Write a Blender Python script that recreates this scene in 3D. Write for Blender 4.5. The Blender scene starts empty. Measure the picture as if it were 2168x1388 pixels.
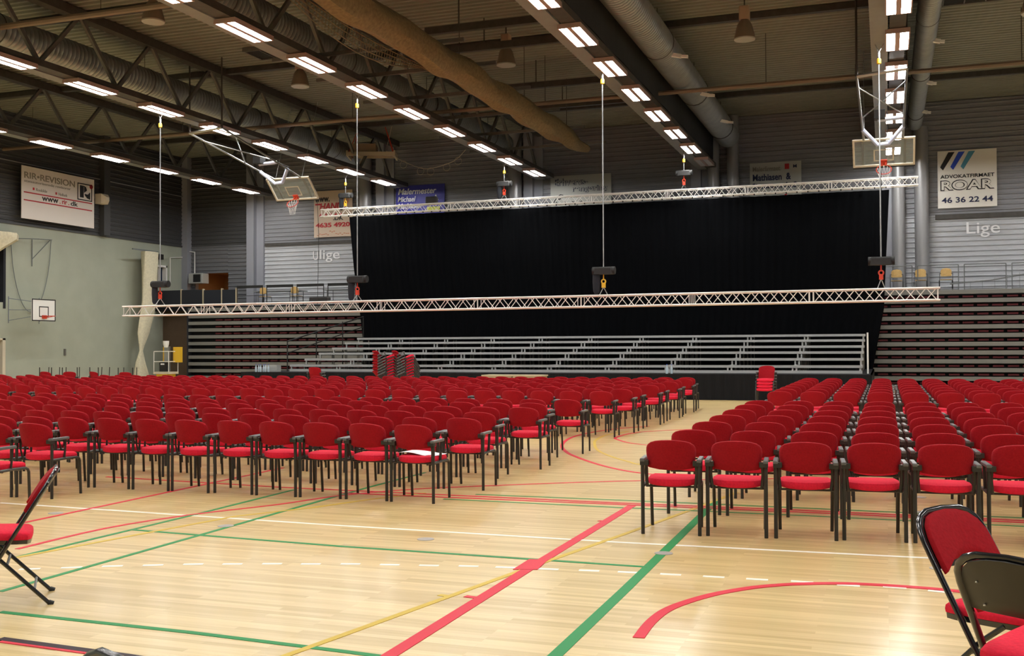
import bpy, math, random
from mathutils import Vector, Matrix, Euler
random.seed(7)
C = bpy.context.scene.collection
sc = bpy.context.scene
PI = math.pi
rad = math.radians

# ------------------------------------------------------------------ camera, world, exposure
CAM_H = 1.69
yaw, pitch, roll = rad(-19.49), rad(0.98), rad(-0.272)
fwd = Vector((math.sin(yaw) * math.cos(pitch), math.cos(yaw) * math.cos(pitch), math.sin(pitch)))
rgt = Vector((math.cos(yaw), -math.sin(yaw), 0))
upv = rgt.cross(fwd)
r2 = rgt * math.cos(roll) + upv * math.sin(roll)
u2 = -rgt * math.sin(roll) + upv * math.cos(roll)
cd = bpy.data.cameras.new('camera')
cam = bpy.data.objects.new('camera', cd)
C.objects.link(cam)
cd.sensor_width = 36.0
cd.lens = 2235 / 2168 * 36.0
cd.clip_start = 0.05
cd.clip_end = 200
mw = Matrix.Identity(4)
for i in range(3):
    mw[i][0] = r2[i]; mw[i][1] = u2[i]; mw[i][2] = -fwd[i]
mw[0][3], mw[1][3], mw[2][3] = 0, 0, CAM_H
cam.matrix_world = mw
sc.camera = cam

w = bpy.data.worlds.new('world'); sc.world = w
w.use_nodes = True
w.node_tree.nodes['Background'].inputs[0].default_value = (0.05, 0.055, 0.06, 1)
w.node_tree.nodes['Background'].inputs[1].default_value = 0.3

sc.view_settings.view_transform = 'Standard'
sc.view_settings.look = 'None'
sc.view_settings.exposure = 0.0
sc.view_settings.gamma = 1.0
sc.view_settings.use_curve_mapping = False
sc.cycles.use_light_tree = True
sc.cycles.max_bounces = 6
sc.cycles.diffuse_bounces = 4
sc.cycles.sample_clamp_indirect = 6.0
LAMP = 63.0          # radiance of the fluorescent panels

# ------------------------------------------------------------------ materials
MATS = {}
def lin(c):
    return tuple((x / 12.92 if x <= 0.04045 else ((x + 0.055) / 1.055) ** 2.4) for x in [v / 255 for v in c])
def mat(name, rgb, rough=0.6, metal=0.0, noise=0.0, scale=20.0, bump=0.0, emit=None, spec=0.5, sheen=0.0, coat=0.0):
    if name in MATS: return MATS[name]
    m = bpy.data.materials.new(name); m.use_nodes = True
    nt = m.node_tree; b = nt.nodes['Principled BSDF']
    b.inputs['Base Color'].default_value = (*rgb, 1)
    b.inputs['Roughness'].default_value = rough
    b.inputs['Metallic'].default_value = metal
    b.inputs['Specular IOR Level'].default_value = spec
    if sheen:
        b.inputs['Sheen Weight'].default_value = sheen
        b.inputs['Sheen Tint'].default_value = (*[min(1, c * 1.5 + .2) for c in rgb], 1)
    if coat:
        b.inputs['Coat Weight'].default_value = coat
        b.inputs['Coat Roughness'].default_value = 0.12
    if emit:
        b.inputs['Emission Color'].default_value = (*emit[0], 1)
        b.inputs['Emission Strength'].default_value = emit[1]
    if noise or bump:
        tc = nt.nodes.new('ShaderNodeTexCoord')
        nz = nt.nodes.new('ShaderNodeTexNoise'); nz.inputs['Scale'].default_value = scale
        nz.inputs['Detail'].default_value = 4
        nt.links.new(tc.outputs['Object'], nz.inputs['Vector'])
        if noise:
            mr = nt.nodes.new('ShaderNodeMapRange')
            mr.inputs['From Min'].default_value = .25; mr.inputs['From Max'].default_value = .75
            mr.inputs['To Min'].default_value = 1 - noise; mr.inputs['To Max'].default_value = 1 + noise
            vm = nt.nodes.new('ShaderNodeVectorMath'); vm.operation = 'SCALE'
            vm.inputs[0].default_value = rgb
            nt.links.new(nz.outputs['Fac'], mr.inputs['Value'])
            nt.links.new(mr.outputs['Result'], vm.inputs['Scale'])
            nt.links.new(vm.outputs['Vector'], b.inputs['Base Color'])
        if bump:
            bp = nt.nodes.new('ShaderNodeBump'); bp.inputs['Strength'].default_value = bump
            bp.inputs['Distance'].default_value = 0.01
            nt.links.new(nz.outputs['Fac'], bp.inputs['Height'])
            nt.links.new(bp.outputs['Normal'], b.inputs['Normal'])
    MATS[name] = m
    return m

def floor_material():
    m = bpy.data.materials.new('maple_strip_floor'); m.use_nodes = True
    nt = m.node_tree; N = nt.nodes; L = nt.links
    b = N['Principled BSDF']
    tc = N.new('ShaderNodeTexCoord')
    br = N.new('ShaderNodeTexBrick')
    br.inputs['Scale'].default_value = 1.0
    br.inputs['Brick Width'].default_value = 1.1
    br.inputs['Row Height'].default_value = 0.055
    br.inputs['Mortar Size'].default_value = 0.0012
    br.inputs['Mortar Smooth'].default_value = 0.2
    br.inputs['Color1'].default_value = (0, 0, 0, 1); br.inputs['Color2'].default_value = (1, 1, 1, 1)
    br.inputs['Mortar'].default_value = (.35, .35, .35, 1)
    br.offset = 0.37; br.offset_frequency = 3
    L.new(tc.outputs['Object'], br.inputs['Vector'])
    mp = N.new('ShaderNodeMapping'); mp.inputs['Scale'].default_value = (0.9, 26, 1)
    nz = N.new('ShaderNodeTexNoise'); nz.inputs['Scale'].default_value = 1.3; nz.inputs['Detail'].default_value = 6
    L.new(tc.outputs['Object'], mp.inputs['Vector']); L.new(mp.outputs['Vector'], nz.inputs['Vector'])
    nz2 = N.new('ShaderNodeTexNoise'); nz2.inputs['Scale'].default_value = 0.7; nz2.inputs['Detail'].default_value = 3
    L.new(tc.outputs['Object'], nz2.inputs['Vector'])
    a1 = N.new('ShaderNodeMath'); a1.operation = 'MULTIPLY_ADD'; a1.inputs[1].default_value = 0.42; a1.inputs[2].default_value = 0.0
    L.new(br.outputs['Color'], a1.inputs[0])
    a2 = N.new('ShaderNodeMath'); a2.operation = 'MULTIPLY_ADD'; a2.inputs[1].default_value = 0.55
    L.new(nz.outputs['Fac'], a2.inputs[0]); L.new(a1.outputs[0], a2.inputs[2])
    a3 = N.new('ShaderNodeMath'); a3.operation = 'MULTIPLY_ADD'; a3.inputs[1].default_value = 0.25
    L.new(nz2.outputs['Fac'], a3.inputs[0]); L.new(a2.outputs[0], a3.inputs[2])
    cr = N.new('ShaderNodeValToRGB')
    cr.color_ramp.elements[0].position = 0.25; cr.color_ramp.elements[0].color = (*FLOOR_A, 1)
    cr.color_ramp.elements[1].position = 0.85; cr.color_ramp.elements[1].color = (*FLOOR_B, 1)
    L.new(a3.outputs[0], cr.inputs['Fac'])
    L.new(cr.outputs['Color'], b.inputs['Base Color'])
    b.inputs['Roughness'].default_value = 0.42
    b.inputs['Specular IOR Level'].default_value = 0.35
    b.inputs['Coat Weight'].default_value = 0.45
    b.inputs['Coat Roughness'].default_value = 0.2
    bp = N.new('ShaderNodeBump'); bp.inputs['Strength'].default_value = 0.08; bp.inputs['Distance'].default_value = 0.003
    mp3 = N.new('ShaderNodeMapping'); mp3.inputs['Scale'].default_value = (1.2, 9, 1)
    nz3 = N.new('ShaderNodeTexNoise'); nz3.inputs['Scale'].default_value = 2.0
    L.new(tc.outputs['Object'], mp3.inputs['Vector']); L.new(mp3.outputs['Vector'], nz3.inputs['Vector'])
    L.new(nz3.outputs['Fac'], bp.inputs['Height'])
    L.new(bp.outputs['Normal'], b.inputs['Normal']); L.new(bp.outputs['Normal'], b.inputs['Coat Normal'])
    return m
FLOOR_A = (0.50, 0.345, 0.128)
FLOOR_B = (0.74, 0.56, 0.262)

M = dict(
    floor=floor_material(),
    ceil=mat('roof_deck_metal', (0.235, 0.245, 0.205), 0.6, noise=.08, scale=2),
    wall_up=mat('wall_cladding_dark', (0.06, 0.062, 0.066), 0.55, noise=.06, scale=1.5),
    wall_far=mat('wall_cladding_grey', (0.24, 0.245, 0.27), 0.45, noise=.05, scale=1.5),
    wall_low=mat('wall_cladding_light', (0.47, 0.485, 0.52), 0.45, noise=.05, scale=1.5),
    green=mat('painted_masonry_green', (0.36, 0.39, 0.32), 0.75, noise=.07, scale=1.2, bump=.1),
    column=mat('column_paint', (0.28, 0.29, 0.33), 0.5),
    steel_dark=mat('dark_steel', (0.065, 0.06, 0.055), 0.5, 0.2, noise=.2, scale=6),
    steel_web=mat('girder_steel', (0.125, 0.122, 0.115), 0.5, 0.1, noise=.15, scale=6),
    beam_grey=mat('beam_grey_paint', (0.23, 0.24, 0.24), 0.5, noise=.08, scale=4),
    duct=mat('galvanised_duct', (0.33, 0.35, 0.35), 0.42, 0.65, noise=.12, scale=3),
    pipe_v=mat('galvanised_downpipe', (0.33, 0.33, 0.34), 0.4, 0.4),
    pipe=mat('painted_pipe', (0.20, 0.15, 0.11), 0.5),
    clad=mat('dark_divider_cloth', (0.02, 0.023, 0.026), 0.8),
    housing=mat('lamp_housing', (0.42, 0.30, 0.27), 0.5),
    panel=mat('lit_fluorescent_panel', (0.9, 0.9, 0.9), 0.5, emit=((1.0, 0.985, 0.945), LAMP)),
    panel_off=mat('unlit_panel', (0.55, 0.55, 0.55), 0.4),
    fabric=mat('red_upholstery_shaded', (0.33, 0.006, 0.013), 0.9, noise=.12, scale=60, bump=.25, spec=.2, sheen=.06),  # chair backs: red darkened to stand for weaker light on upright faces
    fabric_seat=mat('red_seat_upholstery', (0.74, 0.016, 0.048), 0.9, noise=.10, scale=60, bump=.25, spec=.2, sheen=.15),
    frame=mat('charcoal_tube', (0.040, 0.038, 0.036), 0.38, 0.35),
    arm=mat('dark_arm_plastic', (0.12, 0.122, 0.126), 0.33),
    blackm=mat('black_gloss_metal', (0.010, 0.010, 0.014), 0.18, 0.0, coat=.6),
    blackp=mat('black_back_panel', (0.013, 0.0115, 0.009), 0.4),
    rubber=mat('black_rubber', (0.012, 0.012, 0.012), 0.7),
    drape=mat('black_drape', (0.0024, 0.0027, 0.0035), 0.95, spec=.05),
    stage=mat('black_stage', (0.008, 0.008, 0.010), 0.8, spec=.2),
    alu=mat('aluminium_tube', (0.82, 0.80, 0.76), 0.40, 0.15),
    alu_rail=mat('aluminium_rail', (0.42, 0.43, 0.43), 0.45, 0.2),
    fascia=mat('grandstand_fascia', (0.165, 0.168, 0.158), 0.5),
    standdark=mat('grandstand_dark', (0.008, 0.008, 0.009), 0.8),
    seatred=mat('folded_seat_red', (0.10, 0.006, 0.012), 0.7),
    white=mat('white_board', (0.80, 0.80, 0.78), 0.5),
    banner=mat('banner_white', (0.80, 0.75, 0.71), 0.6),
    banner_roar=mat('sign_white', (0.85, 0.82, 0.76), 0.5),
    banner_grey=mat('sign_grey', (0.48, 0.49, 0.46), 0.5),
    banner_blue=mat('sign_blue', (0.035, 0.035, 0.33), 0.5),
    banner_tan=mat('sign_cream', (0.66, 0.53, 0.42), 0.6),
    ink=mat('black_ink', (0.012, 0.012, 0.014), 0.6),
    inknavy=mat('navy_ink', (0.015, 0.02, 0.075), 0.6),
    inkblue=mat('blue_ink', (0.02, 0.07, 0.55), 0.6),
    inkteal=mat('teal_ink', (0.08, 0.30, 0.45), 0.6),
    inkred=mat('red_ink', (0.50, 0.02, 0.03), 0.6),
    inkwhite=mat('white_ink', (0.85, 0.85, 0.88), 0.6),
    inkgrey=mat('grey_ink', (0.30, 0.28, 0.24), 0.6),
    inkyel=mat('yellow_green_ink', (0.55, 0.6, 0.08), 0.6),
    inkorange=mat('orange_ink', (0.6, 0.2, 0.1), 0.6),
    yellow=mat('yellow_paint', (0.75, 0.45, 0.03), 0.45),
    redp=mat('red_paint', (0.62, 0.05, 0.02), 0.4),
    chain=mat('steel_chain', (0.42, 0.43, 0.44), 0.35, 0.8),
    bluegrey=mat('blue_grey_steel', (0.52, 0.58, 0.76), 0.4),
    cream=mat('cream_trim', (0.62, 0.56, 0.44), 0.6),
    wood=mat('beech_plywood', (0.72, 0.47, 0.17), 0.45, noise=.08, scale=8),
    woodt=mat('trestle_wood', (0.50, 0.42, 0.28), 0.5),
    brown=mat('brown_panel', (0.09, 0.058, 0.035), 0.7, noise=.1, scale=3),
    orange=mat('warm_painted_wall', (0.27, 0.15, 0.06), 0.7),
    navy=mat('navy_cloth', (0.014, 0.017, 0.024), 0.9),
    netting=mat('brown_netting', (0.19, 0.14, 0.065), 0.9, noise=.3, scale=14, bump=.6),
    sack=mat('cream_net_fabric', (0.62, 0.58, 0.43), 0.9, noise=.12, scale=12, bump=.5),
    paper=mat('white_paper', (0.86, 0.87, 0.93), 0.6),
    greybox=mat('grey_box', (0.36, 0.37, 0.35), 0.5),
    l_white=mat('line_white', (0.84, 0.81, 0.74), 0.5, spec=.3),
    l_green=mat('line_green', (0.022, 0.25, 0.075), 0.55, spec=.2),
    l_red=mat('line_red', (0.66, 0.03, 0.058), 0.55, spec=.2),
    l_yellow=mat('line_yellow', (0.60, 0.42, 0.07), 0.55, spec=.2),
    l_black=mat('line_black', (0.03, 0.016, 0.024), 0.55, spec=.2),
    disc=mat('brass_cover_disc', (0.42, 0.40, 0.38), 0.4, 0.3),
)
g = bpy.data.materials.new('clear_acrylic'); g.use_nodes = True
gb = g.node_tree.nodes['Principled BSDF']
gb.inputs['Base Color'].default_value = (0.55, 0.62, 0.60, 1)
gb.inputs['Roughness'].default_value = 0.08
gb.inputs['Alpha'].default_value = 0.22
M['acrylic'] = g
g2 = bpy.data.materials.new('window_glass_dark'); g2.use_nodes = True
gb = g2.node_tree.nodes['Principled BSDF']
gb.inputs['Base Color'].default_value = (0.008, 0.02, 0.05, 1); gb.inputs['Roughness'].default_value = 0.1
M['bluewin'] = g2

# ------------------------------------------------------------------ mesh builder
class MB:
    def __init__(s): s.v = []; s.f = []; s.mi = []; s.cur = 0
    def use(s, i): s.cur = i; return s
    def add(s, vs, fs):
        o = len(s.v); s.v += [tuple(p) for p in vs]
        for f in fs: s.f.append([o + i for i in f]); s.mi.append(s.cur)
        return s
    def box(s, x0, x1, y0, y1, z0, z1):
        return s.add([(x0, y0, z0), (x1, y0, z0), (x1, y1, z0), (x0, y1, z0), (x0, y0, z1), (x1, y0, z1), (x1, y1, z1), (x0, y1, z1)],
                     [(3, 2, 1, 0), (4, 5, 6, 7), (0, 1, 5, 4), (1, 2, 6, 5), (2, 3, 7, 6), (3, 0, 4, 7)])
    def bevbox(s, x0, x1, y0, y1, z0, z1, b):
        # box with chamfered vertical edges and top
        P = lambda i: [(x0 + b, y0 + i), (x1 - b, y0 + i), (x1 - i, y0 + b), (x1 - i, y1 - b), (x1 - b, y1 - i), (x0 + b, y1 - i), (x0 + i, y1 - b), (x0 + i, y0 + b)]
        rings = [[(x, y, z0) for x, y in P(0)], [(x, y, z1 - b) for x, y in P(0)], [(x, y, z1) for x, y in P(b * .9)]]
        return s.rings(rings, True, True)
    def rings(s, R, capa=True, capb=True, closed=True):
        n = len(R[0]); o = len(s.v)
        for r in R: s.v += [tuple(p) for p in r]
        for k in range(len(R) - 1):
            for i in range(n if closed else n - 1):
                j = (i + 1) % n
                s.f.append([o + k * n + i, o + k * n + j, o + (k + 1) * n + j, o + (k + 1) * n + i]); s.mi.append(s.cur)
        if capa: s.f.append([o + i for i in range(n)][::-1]); s.mi.append(s.cur)
        if capb: s.f.append([o + (len(R) - 1) * n + i for i in range(n)]); s.mi.append(s.cur)
        return s
    def tube(s, pts, r, n=8, ry=None, cap=True, up=None):
        pts = [Vector(p) for p in pts]; ry = ry or r
        R = []; ref = Vector(up) if up else None
        for i, p in enumerate(pts):
            if i == 0: t = (pts[1] - p).normalized()
            elif i == len(pts) - 1: t = (p - pts[i - 1]).normalized()
            else:
                t = ((p - pts[i - 1]).normalized() + (pts[i + 1] - p).normalized())
                t = t.normalized() if t.length > 1e-6 else (pts[i + 1] - p).normalized()
            if ref is None: ref = Vector((0, 0, 1)) if abs(t.z) < .9 else Vector((1, 0, 0))
            a = ref - t * ref.dot(t)
            if a.length < 1e-5: a = Vector((1, 0, 0)) - t * t.x
            a.normalize(); b = t.cross(a)
            if not up: ref = a
            R.append([p + a * (ry * math.cos(2 * PI * k / n)) + b * (r * math.sin(2 * PI * k / n)) for k in range(n)])
        return s.rings(R, cap, cap)
    def bar(s, a, b, w_, h_, up=(0, 0, 1)):
        a = Vector(a); b = Vector(b); t = (b - a).normalized(); u = Vector(up)
        u = u - t * u.dot(t)
        if u.length < 1e-4: u = Vector((1, 0, 0)) - t * t.x
        u.normalize(); q = t.cross(u)
        R = [[p + q * (sx * w_ / 2) + u * (sy * h_ / 2) for sx, sy in ((-1, -1), (1, -1), (1, 1), (-1, 1))] for p in (a, b)]
        return s.rings(R)
    def lathe(s, prof, c=(0, 0, 0), n=16, cap=True, sx=1.0, sy=1.0):
        R = [[(c[0] + r * sx * math.cos(2 * PI * k / n), c[1] + r * sy * math.sin(2 * PI * k / n), c[2] + z) for k in range(n)] for r, z in prof]
        return s.rings(R, cap, cap)
    def pillow(s, outline, prof, fn):
        # outline: closed 2D loop; prof: list (scale, thickness) for the two sides; fn maps (u, v, t) to 3D
        cx = sum(p[0] for p in outline) / len(outline); cy = sum(p[1] for p in outline) / len(outline)
        R = []
        prof = [(.12, prof[0][1]), (.5, prof[0][1])] + list(prof) + [(.12, prof[-1][1])]
        for sc_, t in prof:
            R.append([fn(cx + (p[0] - cx) * sc_, cy + (p[1] - cy) * sc_, t) for p in outline])
        return s.rings(R, True, True)
    def build(s, name, m, parent=None, smooth=False, flip=False):
        me = bpy.data.meshes.new(name)
        me.from_pydata(s.v, [], s.f)
        ms = m if isinstance(m, (list, tuple)) else [m]
        for x in ms: me.materials.append(x)
        if len(ms) > 1:
            me.polygons.foreach_set('material_index', s.mi)
        if smooth:
            me.polygons.foreach_set('use_smooth', [True] * len(me.polygons))
            try: me.set_sharp_from_angle(angle=rad(38))
            except Exception: pass
        me.update()
        import bmesh
        bm = bmesh.new(); bm.from_mesh(me); bmesh.ops.recalc_face_normals(bm, faces=bm.faces); bm.to_mesh(me); bm.free()
        o = bpy.data.objects.new(name, me); C.objects.link(o)
        if parent: o.parent = parent
        return o

def thing(name, label, cat, loc=(0, 0, 0), rz=0.0, group=None):
    o = bpy.data.objects.new(name, None); C.objects.link(o)
    o.empty_display_size = 0.1
    o.location = loc; o.rotation_euler = (0, 0, rz)
    o['label'] = label; o['category'] = cat
    if group: o['group'] = group
    return o
def tag(o, label, cat, group=None, kind=None):
    o['label'] = label; o['category'] = cat
    if group: o['group'] = group
    if kind: o['kind'] = kind
    return o
def struct(o, label=None):
    o['kind'] = 'structure'
    if label: o['label'] = label
    return o
def copy_tree(o, parent=None):
    c = o.copy(); C.objects.link(c)
    if parent: c.parent = parent
    for ch in o.children: copy_tree(ch, c)
    return c
ORD = ['zeroth', 'first', 'second', 'third', 'fourth', 'fifth', 'sixth', 'seventh', 'eighth', 'ninth', 'tenth', 'eleventh', 'twelfth',
       'thirteenth', 'fourteenth', 'fifteenth', 'sixteenth', 'seventeenth', 'eighteenth', 'nineteenth', 'twentieth', 'twenty-first',
       'twenty-second', 'twenty-third', 'twenty-fourth', 'twenty-fifth', 'twenty-sixth', 'twenty-seventh', 'twenty-eighth']
def text(body, size, m, parent, name, origin, xdir, updir, bold=0.0, width=None, height=None, shear=0.0, extrude=0.01, space=1.0):
    """Flat lettering as a thin mesh; origin is the lower left corner, width/height fit it to a box."""
    cu = bpy.data.curves.new('tmp', 'FONT'); cu.body = body; cu.size = size; cu.offset = bold; cu.extrude = extrude; cu.shear = shear
    cu.space_character = space; cu.resolution_u = 5
    ob = bpy.data.objects.new('tmp', cu); C.objects.link(ob)
    dg = bpy.context.evaluated_depsgraph_get()
    me = bpy.data.meshes.new_from_object(ob.evaluated_get(dg))
    bpy.data.objects.remove(ob); bpy.data.curves.remove(cu)
    xs = [v.co.x for v in me.vertices]; ys = [v.co.y for v in me.vertices]
    x0, x1, y0, y1 = min(xs), max(xs), min(ys), max(ys)
    kx = width / (x1 - x0) if width else 1.0
    ky = height / (y1 - y0) if height else (kx if width else 1.0)
    X = Vector(xdir); U = Vector(updir); N = X.cross(U); O = Vector(origin)
    for v in me.vertices:
        v.co = O + X * ((v.co.x - x0) * kx) + U * ((v.co.y - y0) * ky) + N * v.co.z
    me.materials.clear(); me.materials.append(m)
    o = bpy.data.objects.new(name, me); C.objects.link(o)
    if parent: o.parent = parent
    return o

# ------------------------------------------------------------------ hall dimensions
XL, XR = -33.5, 12.0
YF, YB = 45.0, -9.0
ZC = 11.3
ZS = 6.78            # height where the lower walls end
GX = [-28.65, -21.5, -14.4, -7.22, -0.08, 7.1]      # girder lines

# floor
mb = MB(); mb.box(XL - .3, XR + .3, YB - .3, YF + 3.2, -0.3, 0)
floor = struct(mb.build('floor', M['floor']))

# ceiling: profiled roof deck with ribs running across the hall
prof = []
y = YB
while y < YF + .3:
    prof += [(y, ZC), (y + .11, ZC), (y + .14, ZC + .09), (y + .25, ZC + .09)]
    y += .28
mb = MB()
mb.add([(XL - .3, a, b) for a, b in prof] + [(XR + .3, a, b) for a, b in prof],
       [(i, i + 1, len(prof) + i + 1, len(prof) + i) for i in range(len(prof) - 1)])
mb.box(XL - .3, XR + .3, YB - .3, YF + .3, ZC + .12, ZC + .3)
struct(mb.build('ceiling', M['ceil']))

def clad(mb, a, b, z0, z1, n, pitch=.20, dep=.035):
    """horizontally ribbed sheet from plan point a to b, n = inward normal"""
    pr = []; z = z0
    while z < z1 - 1e-3:
        zz = min(z + pitch, z1)
        pr += [(z, 0), (z + (zz - z) * .55, 0), (z + (zz - z) * .68, dep), (zz - (zz - z) * .13, dep)]
        z = zz
    pr += [(z1, 0)]
    N = len(pr); vs = []
    for p in (a, b):
        vs += [(p[0] + n[0] * d, p[1] + n[1] * d, z) for z, d in pr]
    mb.add(vs, [(i, i + 1, N + i + 1, N + i) for i in range(N - 1)])

# far wall with an opening at the gallery's left end
mb = MB()
mb.use(0); clad(mb, (-29.3, YF), (XR, YF), ZS, ZC, (0, -1))
mb.use(2); clad(mb, (XL, YF), (-29.3, YF), ZS, ZC, (0, -1))
mb.use(1); clad(mb, (-29.3, YF), (XR, YF), 0, ZS, (0, -1))
mb.use(3); clad(mb, (XL, YF), (-32.95, YF), 0, ZS, (0, -1)); clad(mb, (-30.96, YF), (-29.3, YF), 0, ZS, (0, -1))
clad(mb, (-32.95, YF), (-30.96, YF), 5.43, ZS, (0, -1)); clad(mb, (-32.95, YF), (-30.96, YF), 0, 3.6, (0, -1))
mb.use(0)
for x0, x1, z0, z1 in ((XL - .3, -32.95, 0, ZC), (-30.96, XR + .3, 0, ZC), (-32.95, -30.96, 0, 3.6), (-32.95, -30.96, 5.43, ZC)):
    mb.box(x0, x1, YF + .05, YF + .3, z0, z1)
struct(mb.build('wall_back', [M['wall_far'], M['wall_low'], M['wall_up'], mat('wall_cladding_mid', (.15, .155, .17), .5)]))
# corridor behind the opening
mb = MB()
mb.box(-33.2, -30.7, YF + 2.6, YF + 2.8, 3.5, 5.7); mb.box(-33.2, -33.0, YF + .3, YF + 2.6, 3.5, 5.7)
mb.box(-30.9, -30.7, YF + .3, YF + 2.6, 3.5, 5.7); mb.box(-33.2, -30.7, YF + .3, YF + 2.6, 5.5, 5.7); mb.box(-33.2, -30.7, YF + .3, YF + 2.6, 3.4, 3.6)
struct(mb.build('wall_corridor', M['orange']))
dl = thing('downlight', 'round lit downlight in the ceiling of the orange corridor opening', 'lamp', (-31.35, YF + .8, 5.5))
MB().lathe([(.14, -.03), (.14, 0)], n=14).build('trim_ring', M['white'], dl)
MB().lathe([(.10, -.045), (.10, -.031)], n=14).build('lit_lens', mat('warm_lens', (1, .9, .7), .5, emit=((1, .72, .4), 40)), dl)
lp = bpy.data.lights.new('downlight_glow', 'SPOT'); lp.energy = 120; lp.color = (1, .62, .3); lp.spot_size = rad(120); lp.shadow_soft_size = .1
lo = bpy.data.objects.new('downlight_glow', lp); C.objects.link(lo); lo.location = (0, 0, -.08); lo.parent = dl
# left wall: pale green masonry below, dark cladding above
mb = MB(); mb.use(0)
for y0, y1, z0, z1 in ((YB - .3, 30.6, 0, ZS), (30.6, 33.3, 2.07, 3.55), (30.6, 33.3, 5.86, ZS), (33.3, 42.5, 0, ZS), (42.5, 43.45, 0, 4.74), (42.5, 43.45, 5.66, ZS), (43.45, YF + .3, 0, ZS)):
    mb.box(XL - .3, XL, y0, y1, z0, z1)
mb.use(1); clad(mb, (XL, YB), (XL, YF), ZS, ZC, (1, 0)); mb.box(XL - .3, XL - .05, YB, YF, ZS, ZC)
mb.box(XL, XL + .06, YB, YF, ZS - .03, ZS + .05)
struct(mb.build('wall_left', [M['green'], M['wall_up']]))
mb = MB(); mb.use(0).box(XR, XR + .3, YB - .3, YF + .3, 0, ZS).use(1).box(XR, XR + .3, YB - .3, YF + .3, ZS, ZC)
struct(mb.build('wall_right', [M['wall_low'], M['wall_up']]))
mb = MB(); mb.use(0).box(XL - .3, XR + .3, YB - .3, YB, 0, ZS).use(1).box(XL - .3, XR + .3, YB - .3, YB, ZS, ZC)
struct(mb.build('wall_front', [M['green'], M['wall_up']]))

# windows and door in the left wall
win = struct(MB().box(XL - .25, XL - .2, 30.6, 33.3, 3.55, 5.86).build('window_1', M['bluewin']))
mb = MB()
for z in (3.55, 4.1, 4.35, 4.6, 4.85, 5.86): mb.box(XL - .2, XL - .12, 30.6, 33.3, z - .02, z + .02)
mb.box(XL - .2, XL + .02, 33.22, 33.34, 3.3, 5.9)
mb.build('window_frame', M['navy'], win)
win = struct(MB().box(XL - .25, XL - .2, 42.5, 43.45, 4.74, 5.66).build('window_2', M['bluewin']))
mb = MB(); mb.box(XL - .2, XL + .03, 42.45, 43.5, 5.64, 5.74).box(XL - .2, XL + .03, 43.4, 43.5, 4.7, 5.74).box(XL - .2, XL + .03, 42.45, 42.52, 4.7, 5.74).box(XL - .2, XL + .03, 42.45, 43.5, 4.66, 4.76)
mb.box(XL - .2, XL - .1, 43.0, 43.05, 4.74, 5.66)
mb.build('window_frame', M['white'], win)
dr = struct(MB().box(XL - .28, XL - .2, 30.6, 33.2, 0, 2.05).build('door_1', M['navy']))
mb = MB(); mb.box(XL - .25, XL + .04, 33.17, 33.32, 0, 2.1).box(XL - .25, XL + .04, 30.6, 33.32, 2.03, 2.1)
mb.build('door_frame', M['cream'], dr)

# trims: columns, horizontal beam, cable line
n = 0
def trim(mb, m, smooth=False):
    global n
    n += 1
    return struct(mb.build('trim_%d' % n, m, None, smooth))
for gx in (-29.25, -22.15, -14.8, -7.3, .33, 7.4):
    mb = MB()
    mb.box(gx - .42, gx, YF - .35, YF + .05, 0, ZC).box(gx - .42, gx, YF - .37, YF - .34, 0, ZC)
    mb.box(gx, gx + .40, YF - .12, YF + .05, 0, ZC)
    trim(mb, M['column'])
trim(MB().box(-33.85, -33.15, YF - .35, YF + .05, 0, ZC), M['column'])
mb = MB()
for yy in (38.9, 30.5, 22):
    mb.box(XL, XL + .3, yy - .2, yy + .2, ZS, ZC)
trim(mb, M['wall_up'])
trim(MB().box(-28.8, -22.6, YF - .10, YF, ZS - .12, ZS + .02).box(1.9, XR, YF - .10, YF, ZS - .16, ZS + .02), M['steel_dark'])
trim(MB().box(XL, XR, YF - .09, YF - .04, 9.70, 9.73), M['column'])
trim(MB().box(XL + .04, XL + .09, YB, YF, 9.3, 9.33), M['column'])
# gallery behind the grandstands
trim(MB().box(XL, -21.0, 42.6, YF, 3.46, 3.64).box(-.6, XR, 42.6, YF, 3.50, 3.68), M['stage'])
trim(MB().box(XL, -30.9, 43.2, 43.35, 0, 3.46), M['brown'])

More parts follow.
